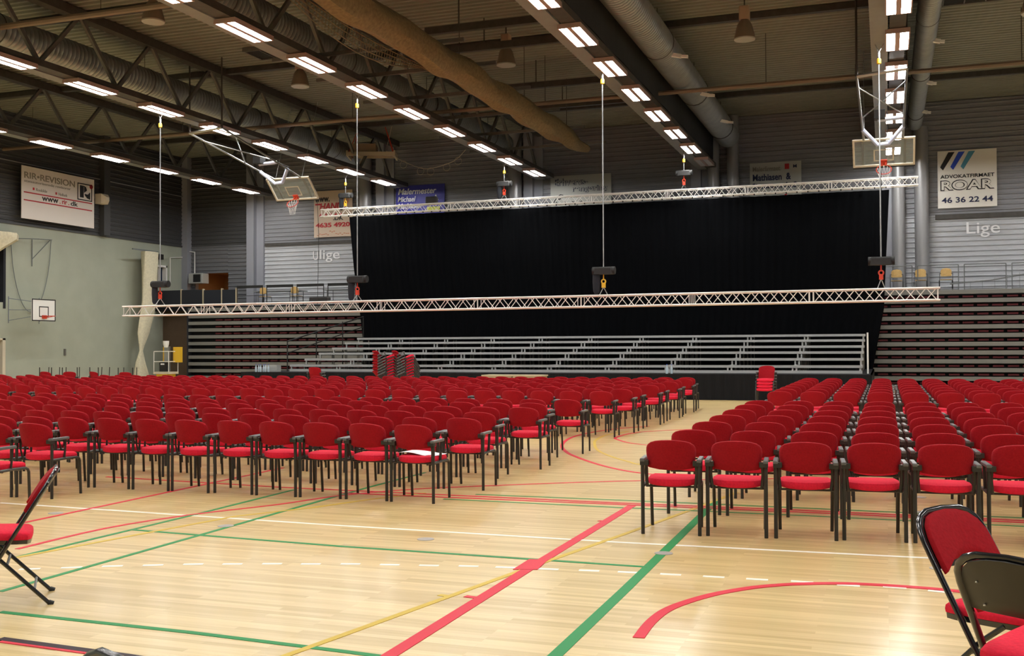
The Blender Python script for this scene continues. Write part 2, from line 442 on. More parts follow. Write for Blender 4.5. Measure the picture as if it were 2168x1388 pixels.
# ------------------------------------------------------------------ floor markings
LINES = [
    ('white', 0.05, [(-9.166, 9.058), (-4.887, 8.903), (-2.14, 8.887), (0.52, 8.999), (0.988, 9.02)]),
    ('green', 0.05, [(-5.376, 5.316), (-3.919, 5.296), (-2.877, 5.239), (-2.546, 5.215)]),
    ('green', 0.08, [(-1.721, 5.456), (-1.718, 5.53), (-1.719, 7.131), (-1.748, 11.072), (-1.755, 11.71)]),
    ('green', 0.05, [(-5.824, 5.758), (-5.845, 8.042), (-5.866, 9.489), (-5.882, 11.429), (-5.84, 12.981)]),
    ('green', 0.05, [(-6.654, 6.708), (-6.609, 8.915), (-6.629, 10.974)]),
    ('green', 0.05, [(-6.629, 8.096), (-4.379, 7.977), (-1.918, 7.962), (-1.727, 7.963)]),
    ('green', 0.04, [(-4.432, 11.251), (-2.719, 11.307), (-0.825, 11.333), (1.247, 11.336)]),
    ('green', 0.04, [(-4.635, 10.796), (-2.594, 10.784), (-0.79, 10.832), (1.188, 10.81)]),
    ('red', 0.05, [(-7.889, 7.796), (-7.894, 7.904), (-7.949, 11.195), (-7.972, 12.898)]),
    ('red', 0.05, [(-6.917, 7.018), (-6.911, 8.099), (-6.635, 9.019), (-6.175, 9.877), (-5.885, 10.647), (-5.397, 11.319), (-4.789, 11.817), (-3.101, 12.903), (-1.005, 13.853)]),
    ('red', 0.09, [(-2.575, 5.169), (-2.577, 5.242), (-2.572, 7.583), (-2.543, 10.954)]),
    ('red', 0.05, [(-2.697, 6.648), (-2.584, 6.629)]),
    ('red', 0.05, [(-2.628, 9.914), (-2.541, 9.885)]),
    ('yellow', 0.05, [(-3.123, 5.022), (-3.116, 5.061), (-2.602, 7.573), (-2.23, 9.264), (-1.91, 10.82), (-1.627, 12.3)]),
    ('yellow', 0.05, [(-2.881, 6.63), (-2.777, 6.608)]),
    ('yellow', 0.05, [(-6.657, 6.667), (-6.374, 8.035), (-6.155, 9.061), (-5.713, 9.788), (-5.382, 10.559), (-5.032, 11.183)]),
    ('black', 0.06, [(-4.879, 4.825), (-3.948, 4.781), (-3.838, 4.772)]),
    ('red', 0.03, [(-4.832, 4.778), (-4.003, 4.745)]),
    ('red', 0.05, [(-9.655, 11.311), (-6.86, 11.099), (-2.772, 11.093), (-0.814, 11.171), (1.227, 11.155)]),
    ('red', 0.05, [(-5.974, 10.885), (-2.644, 10.992), (-0.805, 11.046), (1.214, 11.038)]),
    ('red', 0.07, [(-1.364, 6.022), (-1.371, 6.258), (-1.366, 6.467), (-1.338, 6.697), (-1.265, 6.93), (-1.117, 7.229), (-0.918, 7.486), (-0.753, 7.632), (-0.578, 7.736), (-0.295, 7.845), (0.06, 7.878), (0.433, 7.844), (0.839, 7.683)]),
    ('red', 0.06, [(-4.694, 21.789), (-5.255, 20.719), (-5.482, 19.358), (-5.416, 18.222), (-5.165, 17.084), (-4.793, 16.122), (-4.485, 15.542), (-3.98, 14.745), (-3.514, 14.155), (-3.081, 13.781), (-2.442, 13.506)]),
    ('red', 0.05, [(-3.147, 17.429), (-3.808, 17.665), (-4.229, 17.996), (-4.572, 18.571), (-4.69, 18.944), (-4.657, 19.822), (-4.412, 20.474), (-3.814, 21.134), (-3.219, 21.556)]),
    ('yellow', 0.05, [(-4.793, 20.364), (-4.993, 19.5), (-4.913, 18.37), (-4.725, 17.572), (-4.398, 16.558), (-3.963, 15.7), (-3.544, 15.073), (-3.3, 14.764), (-2.599, 14.379)]),
]
DASHES = [(-6.202, 6.419), (-5.934, 6.562), (-5.667, 6.705), (-5.389, 6.833), (-5.112, 6.962), (-4.825, 7.065), (-4.534, 7.17), (-4.241, 7.257), (-3.946, 7.354), (-3.643, 7.425), (-3.342, 7.494), (-3.042, 7.567), (-2.757, 7.612), (-2.426, 7.656), (-2.12, 7.7), (-1.828, 7.735), (-1.514, 7.761), (-1.201, 7.779), (-0.892, 7.792), (-0.58, 7.814), (-0.265, 7.798), (0.041, 7.836), (0.332, 7.796)]
RECT = [(-2.68, 7.95), (-2.529, 7.981), (-2.497, 7.607), (-2.674, 7.549)]
DISCS = [(-3.823, 8.503), (-5.909, 8.545), (-8.036, 8.665), (-1.719, 8.525), (0.367, 8.597), (0.317, 11.405), (0.331, 12.523)]
def offset_strip(pts, wd, z0, z1):
    P = [Vector((a, b, 0)) for a, b in pts]; mb = MB(); Rn = []
    for i, p in enumerate(P):
        t = (P[min(i + 1, len(P) - 1)] - P[max(i - 1, 0)]).normalized()
        q = Vector((-t.y, t.x, 0)) * wd / 2
        Rn.append([(p.x - q.x, p.y - q.y, z0), (p.x + q.x, p.y + q.y, z0), (p.x + q.x, p.y + q.y, z1), (p.x - q.x, p.y - q.y, z1)])
    return mb.rings(Rn)
def smooth_poly(pts):
    if len(pts) < 7: return pts
    out = []
    for i in range(len(pts) - 1):
        p0 = pts[max(i - 1, 0)]; p1 = pts[i]; p2 = pts[i + 1]; p3 = pts[min(i + 2, len(pts) - 1)]
        for k in range(4):
            t = k / 4
            out.append(tuple(0.5 * ((2 * p1[j]) + (-p0[j] + p2[j]) * t + (2 * p0[j] - 5 * p1[j] + 4 * p2[j] - p3[j]) * t * t + (-p0[j] + 3 * p1[j] - 3 * p2[j] + p3[j]) * t ** 3) for j in (0, 1)))
    return out + [pts[-1]]
ZL = {'white': .0016, 'green': .0024, 'yellow': .0020, 'red': .0028, 'black': .0032}
for li, (c, wd, pts) in enumerate(LINES):
    offset_strip(smooth_poly(pts), wd, -.001 - li * .00005, ZL[c] + li * .00006).build('court_line', M['l_' + c], floor)
for i, (a, b) in enumerate(DASHES):
    p = DASHES[max(i - 1, 0)]; q = DASHES[min(i + 1, len(DASHES) - 1)]
    t = Vector((q[0] - p[0], q[1] - p[1])).normalized() * .077
    offset_strip([(a - t.x, b - t.y), (a + t.x, b + t.y)], .05, -.001, .0018).build('court_dash', M['l_white'], floor)
MB().rings([[(a, b, z) for a, b in RECT] for z in (-.003, .0048)]).build('court_mark', M['l_red'], floor)
for a, b in DISCS:
    MB().lathe([(.075, -.001), (.075, .004), (.05, .005)], (a, b, 0), 20).build('socket_cover', M['disc'], floor)

# ------------------------------------------------------------------ ceiling steel, ducts and lamps
def girder(gx, web, label):
    t = thing('roof_truss', label, 'truss', (gx, YF, 9.1), 0, 'steel roof trusses')
    L_ = YF - YB - .4
    mb = MB(); mb.box(-.20, .20, -L_, -.35, 0, .06).box(-.03, .03, -L_, -.35, .06, .30).box(-.17, .17, -L_, -.35, .28, .34)
    mb.build('bottom_chord', M['beam_grey'], t)
    MB().box(-.16, .16, -L_, -.35, 1.92, 2.18).build('top_chord', M['steel_dark'], t)
    if web:
        y0 = -1.0; k = 0
        while y0 > -L_ + 3.2:
            mb = MB()
            mb.bar((0, y0, .32), (0, y0 - 1.45, 1.95), .11, .09, (1, 0, 0))
            mb.bar((0, y0 - 3.05, .32), (0, y0 - 1.60, 1.95), .11, .09, (1, 0, 0))
            mb.build('web_brace', M['steel_web'], t)
            y0 -= 3.07; k += 1
    # service tray that carries the lamps
    mb = MB(); mb.box(.24, .60, -L_, -.35, .02, .07).box(.24, .26, -L_, -.35, .07, .2).box(.58, .60, -L_, -.35, .07, .2)
    mb.build('lamp_tray', M['steel_dark'], t)
    return t
names = ['leftmost', 'second from the left', 'middle', 'fourth from the left', 'fifth from left', 'outermost right']
for i, gx in enumerate(GX):
    girder(gx, i < 3 or i == 5, 'long steel roof truss with lamp tray, %s, above the hall' % names[i])
# dark divider curtains folded up alongside the two right-hand girders
for gx, lab in ((-7.22, 'dark raised divider curtain beside the girder left of centre'), (-.08, 'dark raised divider curtain beside the girder over the right seating')):
    mb = MB(); R = []
    for k in range(110):
        yy = YF - .5 - k * .49
        R.append([(gx + .28 + .02 * math.sin(k * 1.7), yy, 9.47), (gx + .48 + .02 * math.sin(k), yy, 9.46), (gx + .52, yy, 11.15), (gx + .30, yy, 11.15)])
    mb.rings(R)
    tag(mb.build('divider_curtain', M['clad']), lab, 'curtain')

def duct(x, z, r, y0, y1, label, nozzles):
    t = thing('ventilation_duct', label, 'duct', (x, y1, z), 0, 'round ventilation ducts')
    R = []; nrm = 20; L_ = y1 - y0; k = 0
    step = .16
    m_ = int(L_ / step)
    for k in range(m_ + 1):
        yy = -L_ + k * step
        for d, rr in ((0, r), (.03, r + .014), (.06, r)):
            R.append([(rr * math.cos(2 * PI * i / nrm), yy + d, rr * math.sin(2 * PI * i / nrm)) for i in range(nrm)])
    MB().rings(R).build('duct_tube', M['duct'], t, True)
    for yy in nozzles:
        q = yy - y1
        mb = MB(); mb.bar((r * .6, q, -r * .55), (r * 1.35, q, -r * .75), .14, .10).bar((r * 1.35, q, -r * .75), (r * 1.75, q, -r * .80), .12, .07)
        mb.build('air_nozzle', M['white'], t)
    k = 2.0
    while k < L_ - 1:
        mb = MB(); mb.tube([(r * 1.02 * math.cos(a), -k, r * 1.02 * math.sin(a)) for a in [2 * PI * j / 20 for j in range(21)]], .02, 4)
        mb.tube([(0, -k, r), (0, -k, ZC - z)], .012, 4)
        mb.build('hanger', M['steel_dark'], t)
        k += 6.14
    return t
duct(-6.05, 10.3, .46, -8.5, 43.9, 'large round spiral duct under the ceiling right of the central lamp row', (35.0, 30.0, 24.5, 39.5))
duct(1.14, 10.3, .28, -8.5, 43.9, 'slim round duct right of the rightmost lamp row', (31.5, 36.5, 41.0))
duct(-22.6, 10.32, .43, -8.5, 42.5, 'large round duct left of the second lamp row', ())
duct(-15.35, 10.32, .44, -8.5, 42.5, 'round duct left of the middle lamp row', ())

# vertical downpipes on the far wall
for i, (x, r, z0, z1, lab) in enumerate(((.53, .24, 3.7, 10.0, 'left of two thick ribbed vertical ducts right of the black curtain'),
                                  (1.39, .26, 3.7, 10.2, 'right of two thick ribbed vertical ducts, beside the lawyer sign'),
                                  (-6.75, .24, 3.7, 11.2, 'dark vertical duct on the far wall right of the central lamp row'),
                                  (-5.95, .24, 3.7, 11.2, 'dark vertical duct left of the grey painter sign'),
                                  (-23.1, .3, 3.7, 11.2, 'vertical duct behind the curtain top, right of the cream sign'),
                                  (-15.6, .3, 3.7, 11.2, 'vertical duct left of the window-cleaning sign column'))):
    R = []
    k = 0; z = z0
    while z < z1:
        R.append([(r * math.cos(2 * PI * j / 16), r * math.sin(2 * PI * j / 16), z - z0) for j in range(16)])
        R.append([((r + .014) * math.cos(2 * PI * j / 16), (r + .014) * math.sin(2 * PI * j / 16), z - z0 + .05) for j in range(16)])
        z += .1
    o = MB().rings(R).build('vertical_duct', M['pipe_v'], None, True)
    o.location = (x, YF - .42, z0)
    tag(o, lab, 'duct', 'vertical ducts on the far wall')

# fluorescent lamps along every girder
mb = MB(); mb.box(-.28, .28, -.80, .80, .03, .09).box(-.28, -.25, -.80, .80, -.02, .03).box(.25, .28, -.80, .80, -.02, .03).box(-.28, .28, -.81, -.77, -.02, .03).box(-.28, .28, .77, .81, -.02, .03).box(-.055, .055, -.78, .78, -.02, .03)
lamp0 = thing('fluorescent_light', 'x', 'lamp', (0, 0, 9.0), 0)
mb.build('housing', M['housing'], lamp0)
for s_ in (-1, 1):
    q = MB(); q.box(s_ * .153 - .095, s_ * .153 + .095, -.76, .76, -.012, .02)
    q.build('light_panel', M['panel'], lamp0)
first = True
rown = ['leftmost', 'second from left', 'middle', 'fourth from left', 'rightmost', 'added unseen']  # last row is out of view, added to light the hall from the right
for i, gx in enumerate(GX):
    for k in range(15):
        yy = 42.45 - 3.07 * k
        if i == 0 and k > 13: pass
        off = (i == 3 and k == 0)
        o = lamp0 if first else copy_tree(lamp0)
        first = False
        o.location = (gx + .42, yy, 9.02)
        o['label'] = ('unlit fixture' if off else 'twin lit fluorescent fixture') + ', %s lamp row, %s from the far wall' % (rown[i], ORD[k + 1])
        o['group'] = 'fluorescent ceiling lights'
        if off:
            for ch in o.children:
                if ch.name.startswith('light_panel'):
                    ch.data = ch.data.copy(); ch.data.materials.clear(); ch.data.materials.append(M['panel_off'])

# cross pipes and suspended rails
def xpipe(x0, x1, y, z, r, m, label, name='ceiling_pipe', sag=0):
    t = thing(name, label, 'pipe', (x0, y, z))
    MB().tube([(0, 0, 0), ((x1 - x0) / 2, 0, -sag), (x1 - x0, 0, 0)], r, 8).build('pipe_run', m, t, True)
    mb = MB()
    k = 1.5
    mb2 = 0
    while k < x1 - x0:
        q = MB(); q.tube([(k, 0, 0), (k, 0, ZC - z)], .012, 4); q.build('hanger', M['steel_dark'], t)
        k += 7.15
    return t
xpipe(XL, XR, 33.2, 9.72, .07, M['pipe'], 'long brown pipe crossing the whole hall below the roof trusses')
xpipe(XL, XR, 20.5, 9.72, .08, M['pipe'], 'brown pipe crossing under the trusses at the upper left')
for k, yy in enumerate((26.8, 28.75, 33.62, 36.7)):
    t = thing('ceiling_rail', 'dark suspended rail under the roof deck, %s from the camera, right of the net' % ORD[k + 1], 'rail', (-12.0, yy, 10.45), 0, 'suspended dark rails')
    MB().box(0, 4.7, -.07, .07, -.1, .1).build('rail_beam', M['steel_dark'], t)
    for q in (1.0, 3.2): MB().tube([(q, 0, .1), (q, 0, .85)], .02, 5).build('hanger', M['steel_dark'], t)
for k, yy in enumerate((25.2, 27.6, 30.6, 33.7, 36.8, 39.9)):
    o = MB().box(-15.9, -10.2, -.04, .04, -.05, .05).build('cross_beam', M['steel_web'])
    o.location = (0, yy, 9.62)
    tag(o, 'grey cross beam at the middle truss, %s from the camera' % ORD[k + 1], 'beam', 'cross beams between trusses')
for k, yy in enumerate((18.5, 24.3, 31.0, 40.5)):
    o = MB().box(XL, XR, -.10, .10, -.09, .09).build('purlin', M['steel_dark'])
    o.location = (0, yy, ZC - .1)
    tag(o, 'dark roof purlin under the corrugated deck, %s from the camera' % ORD[k + 1], 'beam', 'roof purlins')

# dark rooflight strip at upper right and dark skylight boxes
for (x, y, lx, ly, lab) in ((3.9, 31.3, 4.6, .9, 'long dark roof vent strip above the right seating'), (-10.3, 24.0, 3.6, 1.3, 'dark roof hatch at top centre beside the net'), (-18.2, 29.4, 2.2, 1.0, 'dark roof hatch between the two left lamp rows')):
    t = thing('roof_hatch', lab, 'vent', (x, y, ZC - .12))
    MB().box(-lx / 2, lx / 2, -ly / 2, ly / 2, 0, .10).build('hatch_panel', M['standdark'], t)
    mb = MB()
    mb.box(-lx / 2 - .04, lx / 2 + .04, -ly / 2 - .04, -ly / 2, -.04, .1).box(-lx / 2 - .04, lx / 2 + .04, ly / 2, ly / 2 + .04, -.04, .1)
    q = -lx / 2
    while q <= lx / 2 + .01:
        mb.box(q - .015, q + .015, -ly / 2, ly / 2, -.03, .0); q += .55
    mb.build('hatch_frame', M['steel_web'], t)

# unlit high-bay lamps
def highbay(x, y, label):
    t = thing('high_bay_lamp', label, 'lamp', (x, y, 10.05), 0, 'unlit high bay lamps')
    MB().lathe([(.30, 0), (.29, .03), (.20, .38), (.11, .52)], n=20).build('reflector', mat('lamp_shade_tan', (.22, .17, .13), .5), t, True)
    MB().lathe([(.285, -.03), (.285, 0)], n=20).build('lens', mat('lamp_glass_grey', (.42, .42, .38), .3), t, True)
    MB().bevbox(-.14, .14, -.12, .12, .52, .90, .03).build('ballast_box', mat('lamp_box_cream', (.40, .30, .22), .5), t)
    MB().tube([(0, 0, .9), (0, 0, ZC - 10.05)], .02, 5).build('hanger', M['steel_dark'], t)
for x, y, lab in ((-3.55, 29.2, 'bell-shaped unlit lamp right of the big spiral duct'), (-10.55, 29.4, 'bell-shaped unlit lamp between net and central lamp row'),
                  (-17.6, 29.5, 'bell-shaped unlit lamp between the middle and second left lamp rows'), (-17.6, 22.3, 'unlit lamp disc at the upper left near the frame top'), (3.6, 29.4, 'bell-shaped unlit lamp at the top right corner')):
    highbay(x, y, lab)

# rolled-up net hanging on its rail
R = []; K = 64
for k in range(K + 1):
    f = k / K; yy = 17.3 + f * 20.5
    taper = min(1, (1 - f) * 5 + .12) ** .5
    r = .38 * taper * (1 + .06 * math.sin(k * .9))
    cx = -10.85 + .45 * f + .03 * math.sin(k * .7); cz = 9.08 + .04 * math.sin(k * .5) - .10 * f
    R.append([(cx + (r * .85) * math.cos(2 * PI * j / 14) * (1 + .07 * math.sin(j * 2.3 + k * .6)), yy, cz + r * math.sin(2 * PI * j / 14) * (1 + .09 * math.sin(j * 3.1 + k * .4))) for j in range(14)])
t = thing('rolled_net', 'long brown rolled-up divider net bundled below the ceiling', 'net', (0, 0, 0))
MB().rings(R).build('net_bundle', M['netting'], t, True)
mb = MB()
for sag in (0, .13, .26, .39):
    pts = []
    for k in range(40):
        f = k / 39; yy = 17.6 + f * 7.9
        pts.append((-11.2 - sag * .32, yy, 8.98 - (sag + .16) * math.sin(PI * min(1, f * 1.05)) - .02))
    mb.tube(pts, .014, 4)
for k in range(60):
    f = k / 59; yy = 17.6 + f * 7.9; s_ = math.sin(PI * min(1, f * 1.05))
    mb.tube([(-11.2, yy, 8.98 - .16 * s_), (-11.32, yy + .12, 8.98 - .52 * s_)], .010, 4)
mb.build('loose_netting', mat('loose_net_cord', (.13, .10, .05), .9), t)
for yy in (21, 26.1, 31.5, 36.2):
    MB().tube([(-10.7, yy, 9.3), (-10.7, yy, ZC - .03)], .012, 4).build('suspension_line', M['steel_dark'], t)

# ------------------------------------------------------------------ stage, choir risers, drape
st = thing('stage', 'low black stage with skirting along the far end of the hall', 'stage', (-11.2, 32.7, 0))
MB().box(-10.75, 10.8, .05, 7.6, .74, .80).build('stage_deck', M['stage'], st)
mb = MB(); pts = []
for k in range(430):
    xx = -10.78 + k * .0503
    pts.append((xx, .02 * math.sin(k * 1.1) + .012 * math.sin(k * .37)))
mb.add([(a, b, 0.005) for a, b in pts] + [(a, b, .80) for a, b in pts] + [(a, b + .03, 0.005) for a, b in pts] + [(a, b + .03, .80) for a, b in pts],
       [(i, i + 1, len(pts) + i + 1, len(pts) + i) for i in range(len(pts) - 1)] + [(2 * len(pts) + i, 3 * len(pts) + i, 3 * len(pts) + i + 1, 2 * len(pts) + i + 1) for i in range(len(pts) - 1)] +
       [(len(pts) + i, len(pts) + i + 1, 3 * len(pts) + i + 1, 3 * len(pts) + i) for i in range(len(pts) - 1)])
mb.build('stage_skirt', M['stage'], st)
MB().box(-10.78, -10.74, .05, 7.6, 0, .80).box(10.76, 10.80, .05, 7.6, 0, .80).build('side_skirt', M['stage'], st)

TIER = ['lowest', 'second', 'third', 'fourth', 'fifth', 'top']
def riser_proto(h, base):
    t = thing('stage_riser', 'x', 'stage riser', (0, 0, .80), 0)
    MB().box(.02, 1.98, .02, 1.03, h - .06, h - .01).build('deck', M['stage'], t)
    mb = MB(); mb.box(0, 2, 0, .05, h - .08, h).box(0, 2, .99, 1.04, h - .08, h - .02).box(0, .05, .05, .99, h - .08, h).box(1.95, 2, .05, .99, h - .08, h)
    mb.build('edge_frame', M['alu_rail'], t)
    for a in (.03, 1.91):
        for b in (.03, .95):
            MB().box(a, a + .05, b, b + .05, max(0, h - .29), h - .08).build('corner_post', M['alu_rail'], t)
            if h > .3: MB().tube([(a + .025, b + .025, 0), (a + .025, b + .025, h - .28)], .017, 6).build('leg', mat('leg_shaded_steel', (.10, .09, .075), .6), t)  # lower leg colour darkened to stand for the shade under the decks
    if base: MB().box(0, 2, -.02, .03, 0.0, .09).build('base_rail', M['alu_rail'], t)
    return t
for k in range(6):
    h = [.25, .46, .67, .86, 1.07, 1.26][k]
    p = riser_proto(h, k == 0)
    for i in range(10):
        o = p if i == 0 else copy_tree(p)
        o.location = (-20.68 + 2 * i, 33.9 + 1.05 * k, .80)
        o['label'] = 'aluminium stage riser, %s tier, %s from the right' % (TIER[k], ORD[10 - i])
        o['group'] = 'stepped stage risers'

# black back drape
P = []
nx = 520
def drape_pts(z, xl, xr):
    out = []
    for i in range(nx + 1):
        f = i / nx; x = xl + (xr - xl) * f
        a = .022 * math.sin(i * .93) + .02 * math.sin(i * .31 + 1) + .02 * math.sin(i * .077)
        out.append((x, 40.42 + a, z))
    return out
rowsd = [drape_pts(7.27, -21.72, .17), drape_pts(5.0, -21.5, .05), drape_pts(3.0, -21.2, -.05), drape_pts(.8, -20.95, -.45), drape_pts(.02, -20.9, -.6)]
mb = MB(); mb.rings(rowsd, False, False, False)
o = mb.build('back_drape', M['drape'], None, True)
so = o.modifiers.new('thick', 'SOLIDIFY'); so.thickness = .012
tag(o, 'huge black stage backdrop curtain hanging from the upper truss', 'curtain')

# ------------------------------------------------------------------ lighting trusses
def truss_section(rev):
    s = .29 / 2; mb = MB()
    for a in (-s, s):
        for b in (-s, s): mb.tube([(0, a, b), (3, a, b)], .025, 8)
    nseg = 12; L_ = 3 - .16
    for face in (-s, s):
        for i in range(nseg):
            x0 = .08 + L_ * i / nseg; x1 = .08 + L_ * (i + 1) / nseg
            up_ = (i % 2 == 0) ^ (face > 0)
            mb.tube([(x0, face, -s if up_ else s), (x1, face, s if up_ else -s)], .0105, 6)
            mb.tube([(x0, -s if up_ else s, face), (x1, s if up_ else -s, face)], .0105, 6)
    for x in (.05, 2.95):
        mb.tube([(x, -s, -s), (x, -s, s), (x, s, s), (x, s, -s), (x, -s, -s)], .0105, 6)
    return mb
def big_truss(x0, y, z, label):
    t = thing('lighting_truss', label, 'truss', (x0, y, z))
    src = truss_section(0).build('truss_section', M['alu'], t, True)
    for k in range(8):
        o = src if k == 0 else src.copy()
        if k: C.objects.link(o); o.parent = t
        o.location = (3 * k, 0, 0)
    return t
lt = big_truss(-22.75, 27.5, 2.85, 'lower silver box truss hanging in front of the stage')
lt.rotation_euler = (0, -rad(.12), 0)
ut = big_truss(-22.85, 40.1, 7.44, 'upper silver box truss carrying the black backdrop curtain')
ut.rotation_euler = (0, -rad(.1), 0)
mb = MB()
for k in range(58): mb.box(.95 + k * .385, .99 + k * .385, -.16, -.12, -.22, -.13)
mb.build('curtain_tie', M['rubber'], ut)

def hoist(x, y, zb, ztop, zt, hook, label, bag, splay):
    """motor body at zb, chain to a hook block at ztop, slings to the girder; lower hook down to the truss at zt"""
    t = thing('chain_hoist', label, 'hoist', (x, y, zb), 0, 'black chain hoists')
    mb = MB(); mb.bevbox(-.26, .26, -.12, .12, -.10, .10, .04); mb.tube([(-.30, 0, 0), (.32, 0, 0)], .105, 12)
    mb.build('motor_body', M['rubber'], t, True)
    MB().tube([(0, 0, .08), (0, 0, ztop - zb)], .017, 6).build('load_chain', M['chain'], t)
    mb = MB(); mb.lathe([(.03, 0), (.055, .02), (.055, .12), (.03, .15)], (0, 0, ztop - zb), 10)
    mb.build('hook_block', M['yellow'], t, True)
    tl = 9.05 - zb - (ztop - zb)
    mb = MB(); top = 9.14 - zb; a = ztop - zb + .15
    mb.tube([(0, 0, a), (0, 0, a + (top - a) * .35)], .03, 6)
    mb.tube([(0, 0, a + (top - a) * .35), (-.10 * splay, 0, top)], .014, 5).tube([(0, 0, a + (top - a) * .35), (.14 * splay, 0, top)], .014, 5)
    mb.build('top_sling', M['chain'], t)
    mb = MB(); q = -.10; mb.tube([(0, 0, q), (0, 0, q - .12)], .018, 6)
    mb.tube([(.0 + .055 * math.sin(a_), 0, q - .19 + .055 * math.cos(a_)) for a_ in [2 * PI * j / 12 for j in range(13)]], .02, 6)
    mb.box(-.05, .05, -.03, .03, q - .36, q - .24)
    mb.build('lower_hook', M[hook], t, True)
    mb = MB(); e = zt - zb
    mb.tube([(0, 0, q - .34), (-.12, -.12, e)], .012, 5).tube([(0, 0, q - .34), (.12, .12, e)], .012, 5)
    mb.build('truss_sling', M['chain'], t)
    if bag:
        R = [[(-.20 + .10 * math.cos(2 * PI * j / 12) * s_, .07 * math.sin(2 * PI * j / 12) * s_, zz) for j in range(12)] for zz, s_ in ((-.05, 1.0), (-.3, 1.05), (-.55, .9), (-.62, .5))]
        MB().rings(R).build('chain_bag', M['navy'], t, True)
    return t
hoist(-21.43, 27.5, 3.68, 8.60, 2.98, 'redp', 'chain hoist at the left end of the lower truss', True, 1)
hoist(-14.51, 27.5, 3.66, 8.66, 2.98, 'redp', 'chain hoist above the lower truss at the left curtain edge', True, 1)
hoist(-7.12, 27.5, 3.70, 8.72, 2.98, 'yellow', 'chain hoist with yellow hook over the middle of the lower truss', True, .3)
hoist(-.09, 27.5, 3.74, 8.60, 2.98, 'redp', 'chain hoist near the right end of the lower truss', False, 1)
hoist(-21.72, 40.1, 8.16, 8.58, 7.58, 'yellow', 'chain hoist at the left end of the upper truss', True, 1)
hoist(-14.5, 40.1, 8.26, 8.66, 7.58, 'redp', 'chain hoist over the upper truss beside the blue sign', True, .6)
hoist(-7.2, 40.1, 8.26, 8.66, 7.58, 'redp', 'chain hoist over the upper truss left of the grey painter sign', False, .3)
o = MB().tube([(0, 0, 0), (.05, 0, -1.0), (0, 0, -3.1), (.04, .2, -3.18)], .008, 4).build('hanging_cable', M['rubber'])
o.location = (-15.75, 27.35, 6.0)
tag(o, 'thin black cable hanging down past the lower truss', 'cable')
o = MB().bevbox(-.32, .32, -.1, .1, 0, .15, .03).build('junction_box', M['rubber']); o.location = (-15.75, 27.5, 3.02)
tag(o, 'small flat black box lying on the lower truss', 'box')

# ------------------------------------------------------------------ grandstands
def stand(x0, x1, zs, side, label):
    t = thing('telescopic_grandstand', label, 'grandstand', (x0, 41.5, 0))
    L_ = x1 - x0
    MB().box(0, L_, .30, 1.1, 0, zs[0] - .1).build('body', M['standdark'], t)
    for k, z in enumerate(zs):
        MB().box(0, L_, 0, .36, z - .075, z + .075).build('row_fascia', M['fascia'], t)
        if k < len(zs):
            zz = z - .155; mb = MB()
            q = .12 + (.16 if side == 'l' else 0)
            start = (1.15 if side == 'l' else 0)
            q += start
            while q < L_ - .4:
                mb.box(q, q + .36, .10, .30, zz - .045, zz + .02); q += .49
            mb.build('folded_seat_row', M['seatred'], t)
    MB().box(-.06, 0, -.03, 1.1, 0, zs[0] + .1).box(L_, L_ + .06, -.03, 1.1, 0, zs[0] + .1).build('end_panel', M['navy'], t)
    return t
stand(-30.75, -20.6, [3.45 - .315 * k for k in range(11)], 'l', 'retracted grey and red grandstand left of the black curtain')
stand(-.9, 9.5, [3.58 - .315 * k for k in range(12)], 'r', 'retracted grey and red grandstand right of the black curtain')

# gallery railings, right
def rail_panel(x0, x1, y, z, h, m, label, vert=0.0, name='gallery_railing', r=.018, top=.0):
    t = thing(name, label, 'railing', (x0, y, z))
    L_ = x1 - x0
    MB().tube([(0, 0, h), (L_, 0, h)], r, 6).build('top_rail', m, t)
    MB().tube([(0, 0, .06), (L_, 0, .06)], r * .8, 5).build('bottom_rail', m, t)
    MB().tube([(0, 0, h * .55), (L_, 0, h * .55)], r * .6, 5).build('middle_rail', m, t)
    MB().tube([(0, 0, 0), (0, 0, h)], r, 6).build('post', m, t)
    MB().tube([(L_, 0, 0), (L_, 0, h)], r, 6).build('post', m, t)
    if top: MB().box(0, L_, -.03, .03, h, h + top).build('handrail_board', M['rubber'], t)
    return t
railm = mat('rail_grey_paint', (.16, .17, .17), .5)
xx = -.45
for k in range(6):
    rail_panel(xx, xx + 1.42, 42.75, 3.68, .98, railm, 'thin grey gallery railing panel, %s from the curtain, right gallery' % ORD[k + 1])
    xx += 1.62
# sagging net tape along the right gallery
o = MB().tube([(0, 0, 0), (1.4, 0, .10), (2.9, 0, .36), (4.2, 0, .42), (6, 0, .3)], .03, 5).build('net_tape', M['beam_grey']); o.location = (2.3, 42.9, 3.95)
for k in range(9):
    MB().tube([(.7 + k * .42, 0, .03 + .085 * k if k < 5 else .38), (.7 + k * .42, 0, -.22)], .006, 4).build('net_cord', railm, o)
tag(o, 'sagging net edge tied behind the right gallery railing', 'net')
# left
xx = -28.9
for k in range(5):
    rail_panel(xx, xx + 1.40, 42.7, 3.64, .86, M['rubber'], 'black gallery railing panel, %s from the left end, left gallery' % ORD[k + 1], top=.10, name='gallery_railing', r=.022)
    xx += 1.62
for k, (a, b) in enumerate(((-33.4, -32.05), (-32.0, -30.8), (-30.72, -29.75), (-29.7, -28.95))):
    o = MB().box(a, b, 42.66, 42.74, 3.64, 4.46 - .03 * (k > 1)).build('parapet_panel', M['navy'])
    tag(o, 'dark parapet board on the left gallery, %s from the left wall' % ORD[k + 1], 'panel', 'dark parapet boards')
    MB().box(b, b + .05, 42.64, 42.76, 3.64, 4.5).build('panel_post', M['woodt'], o)

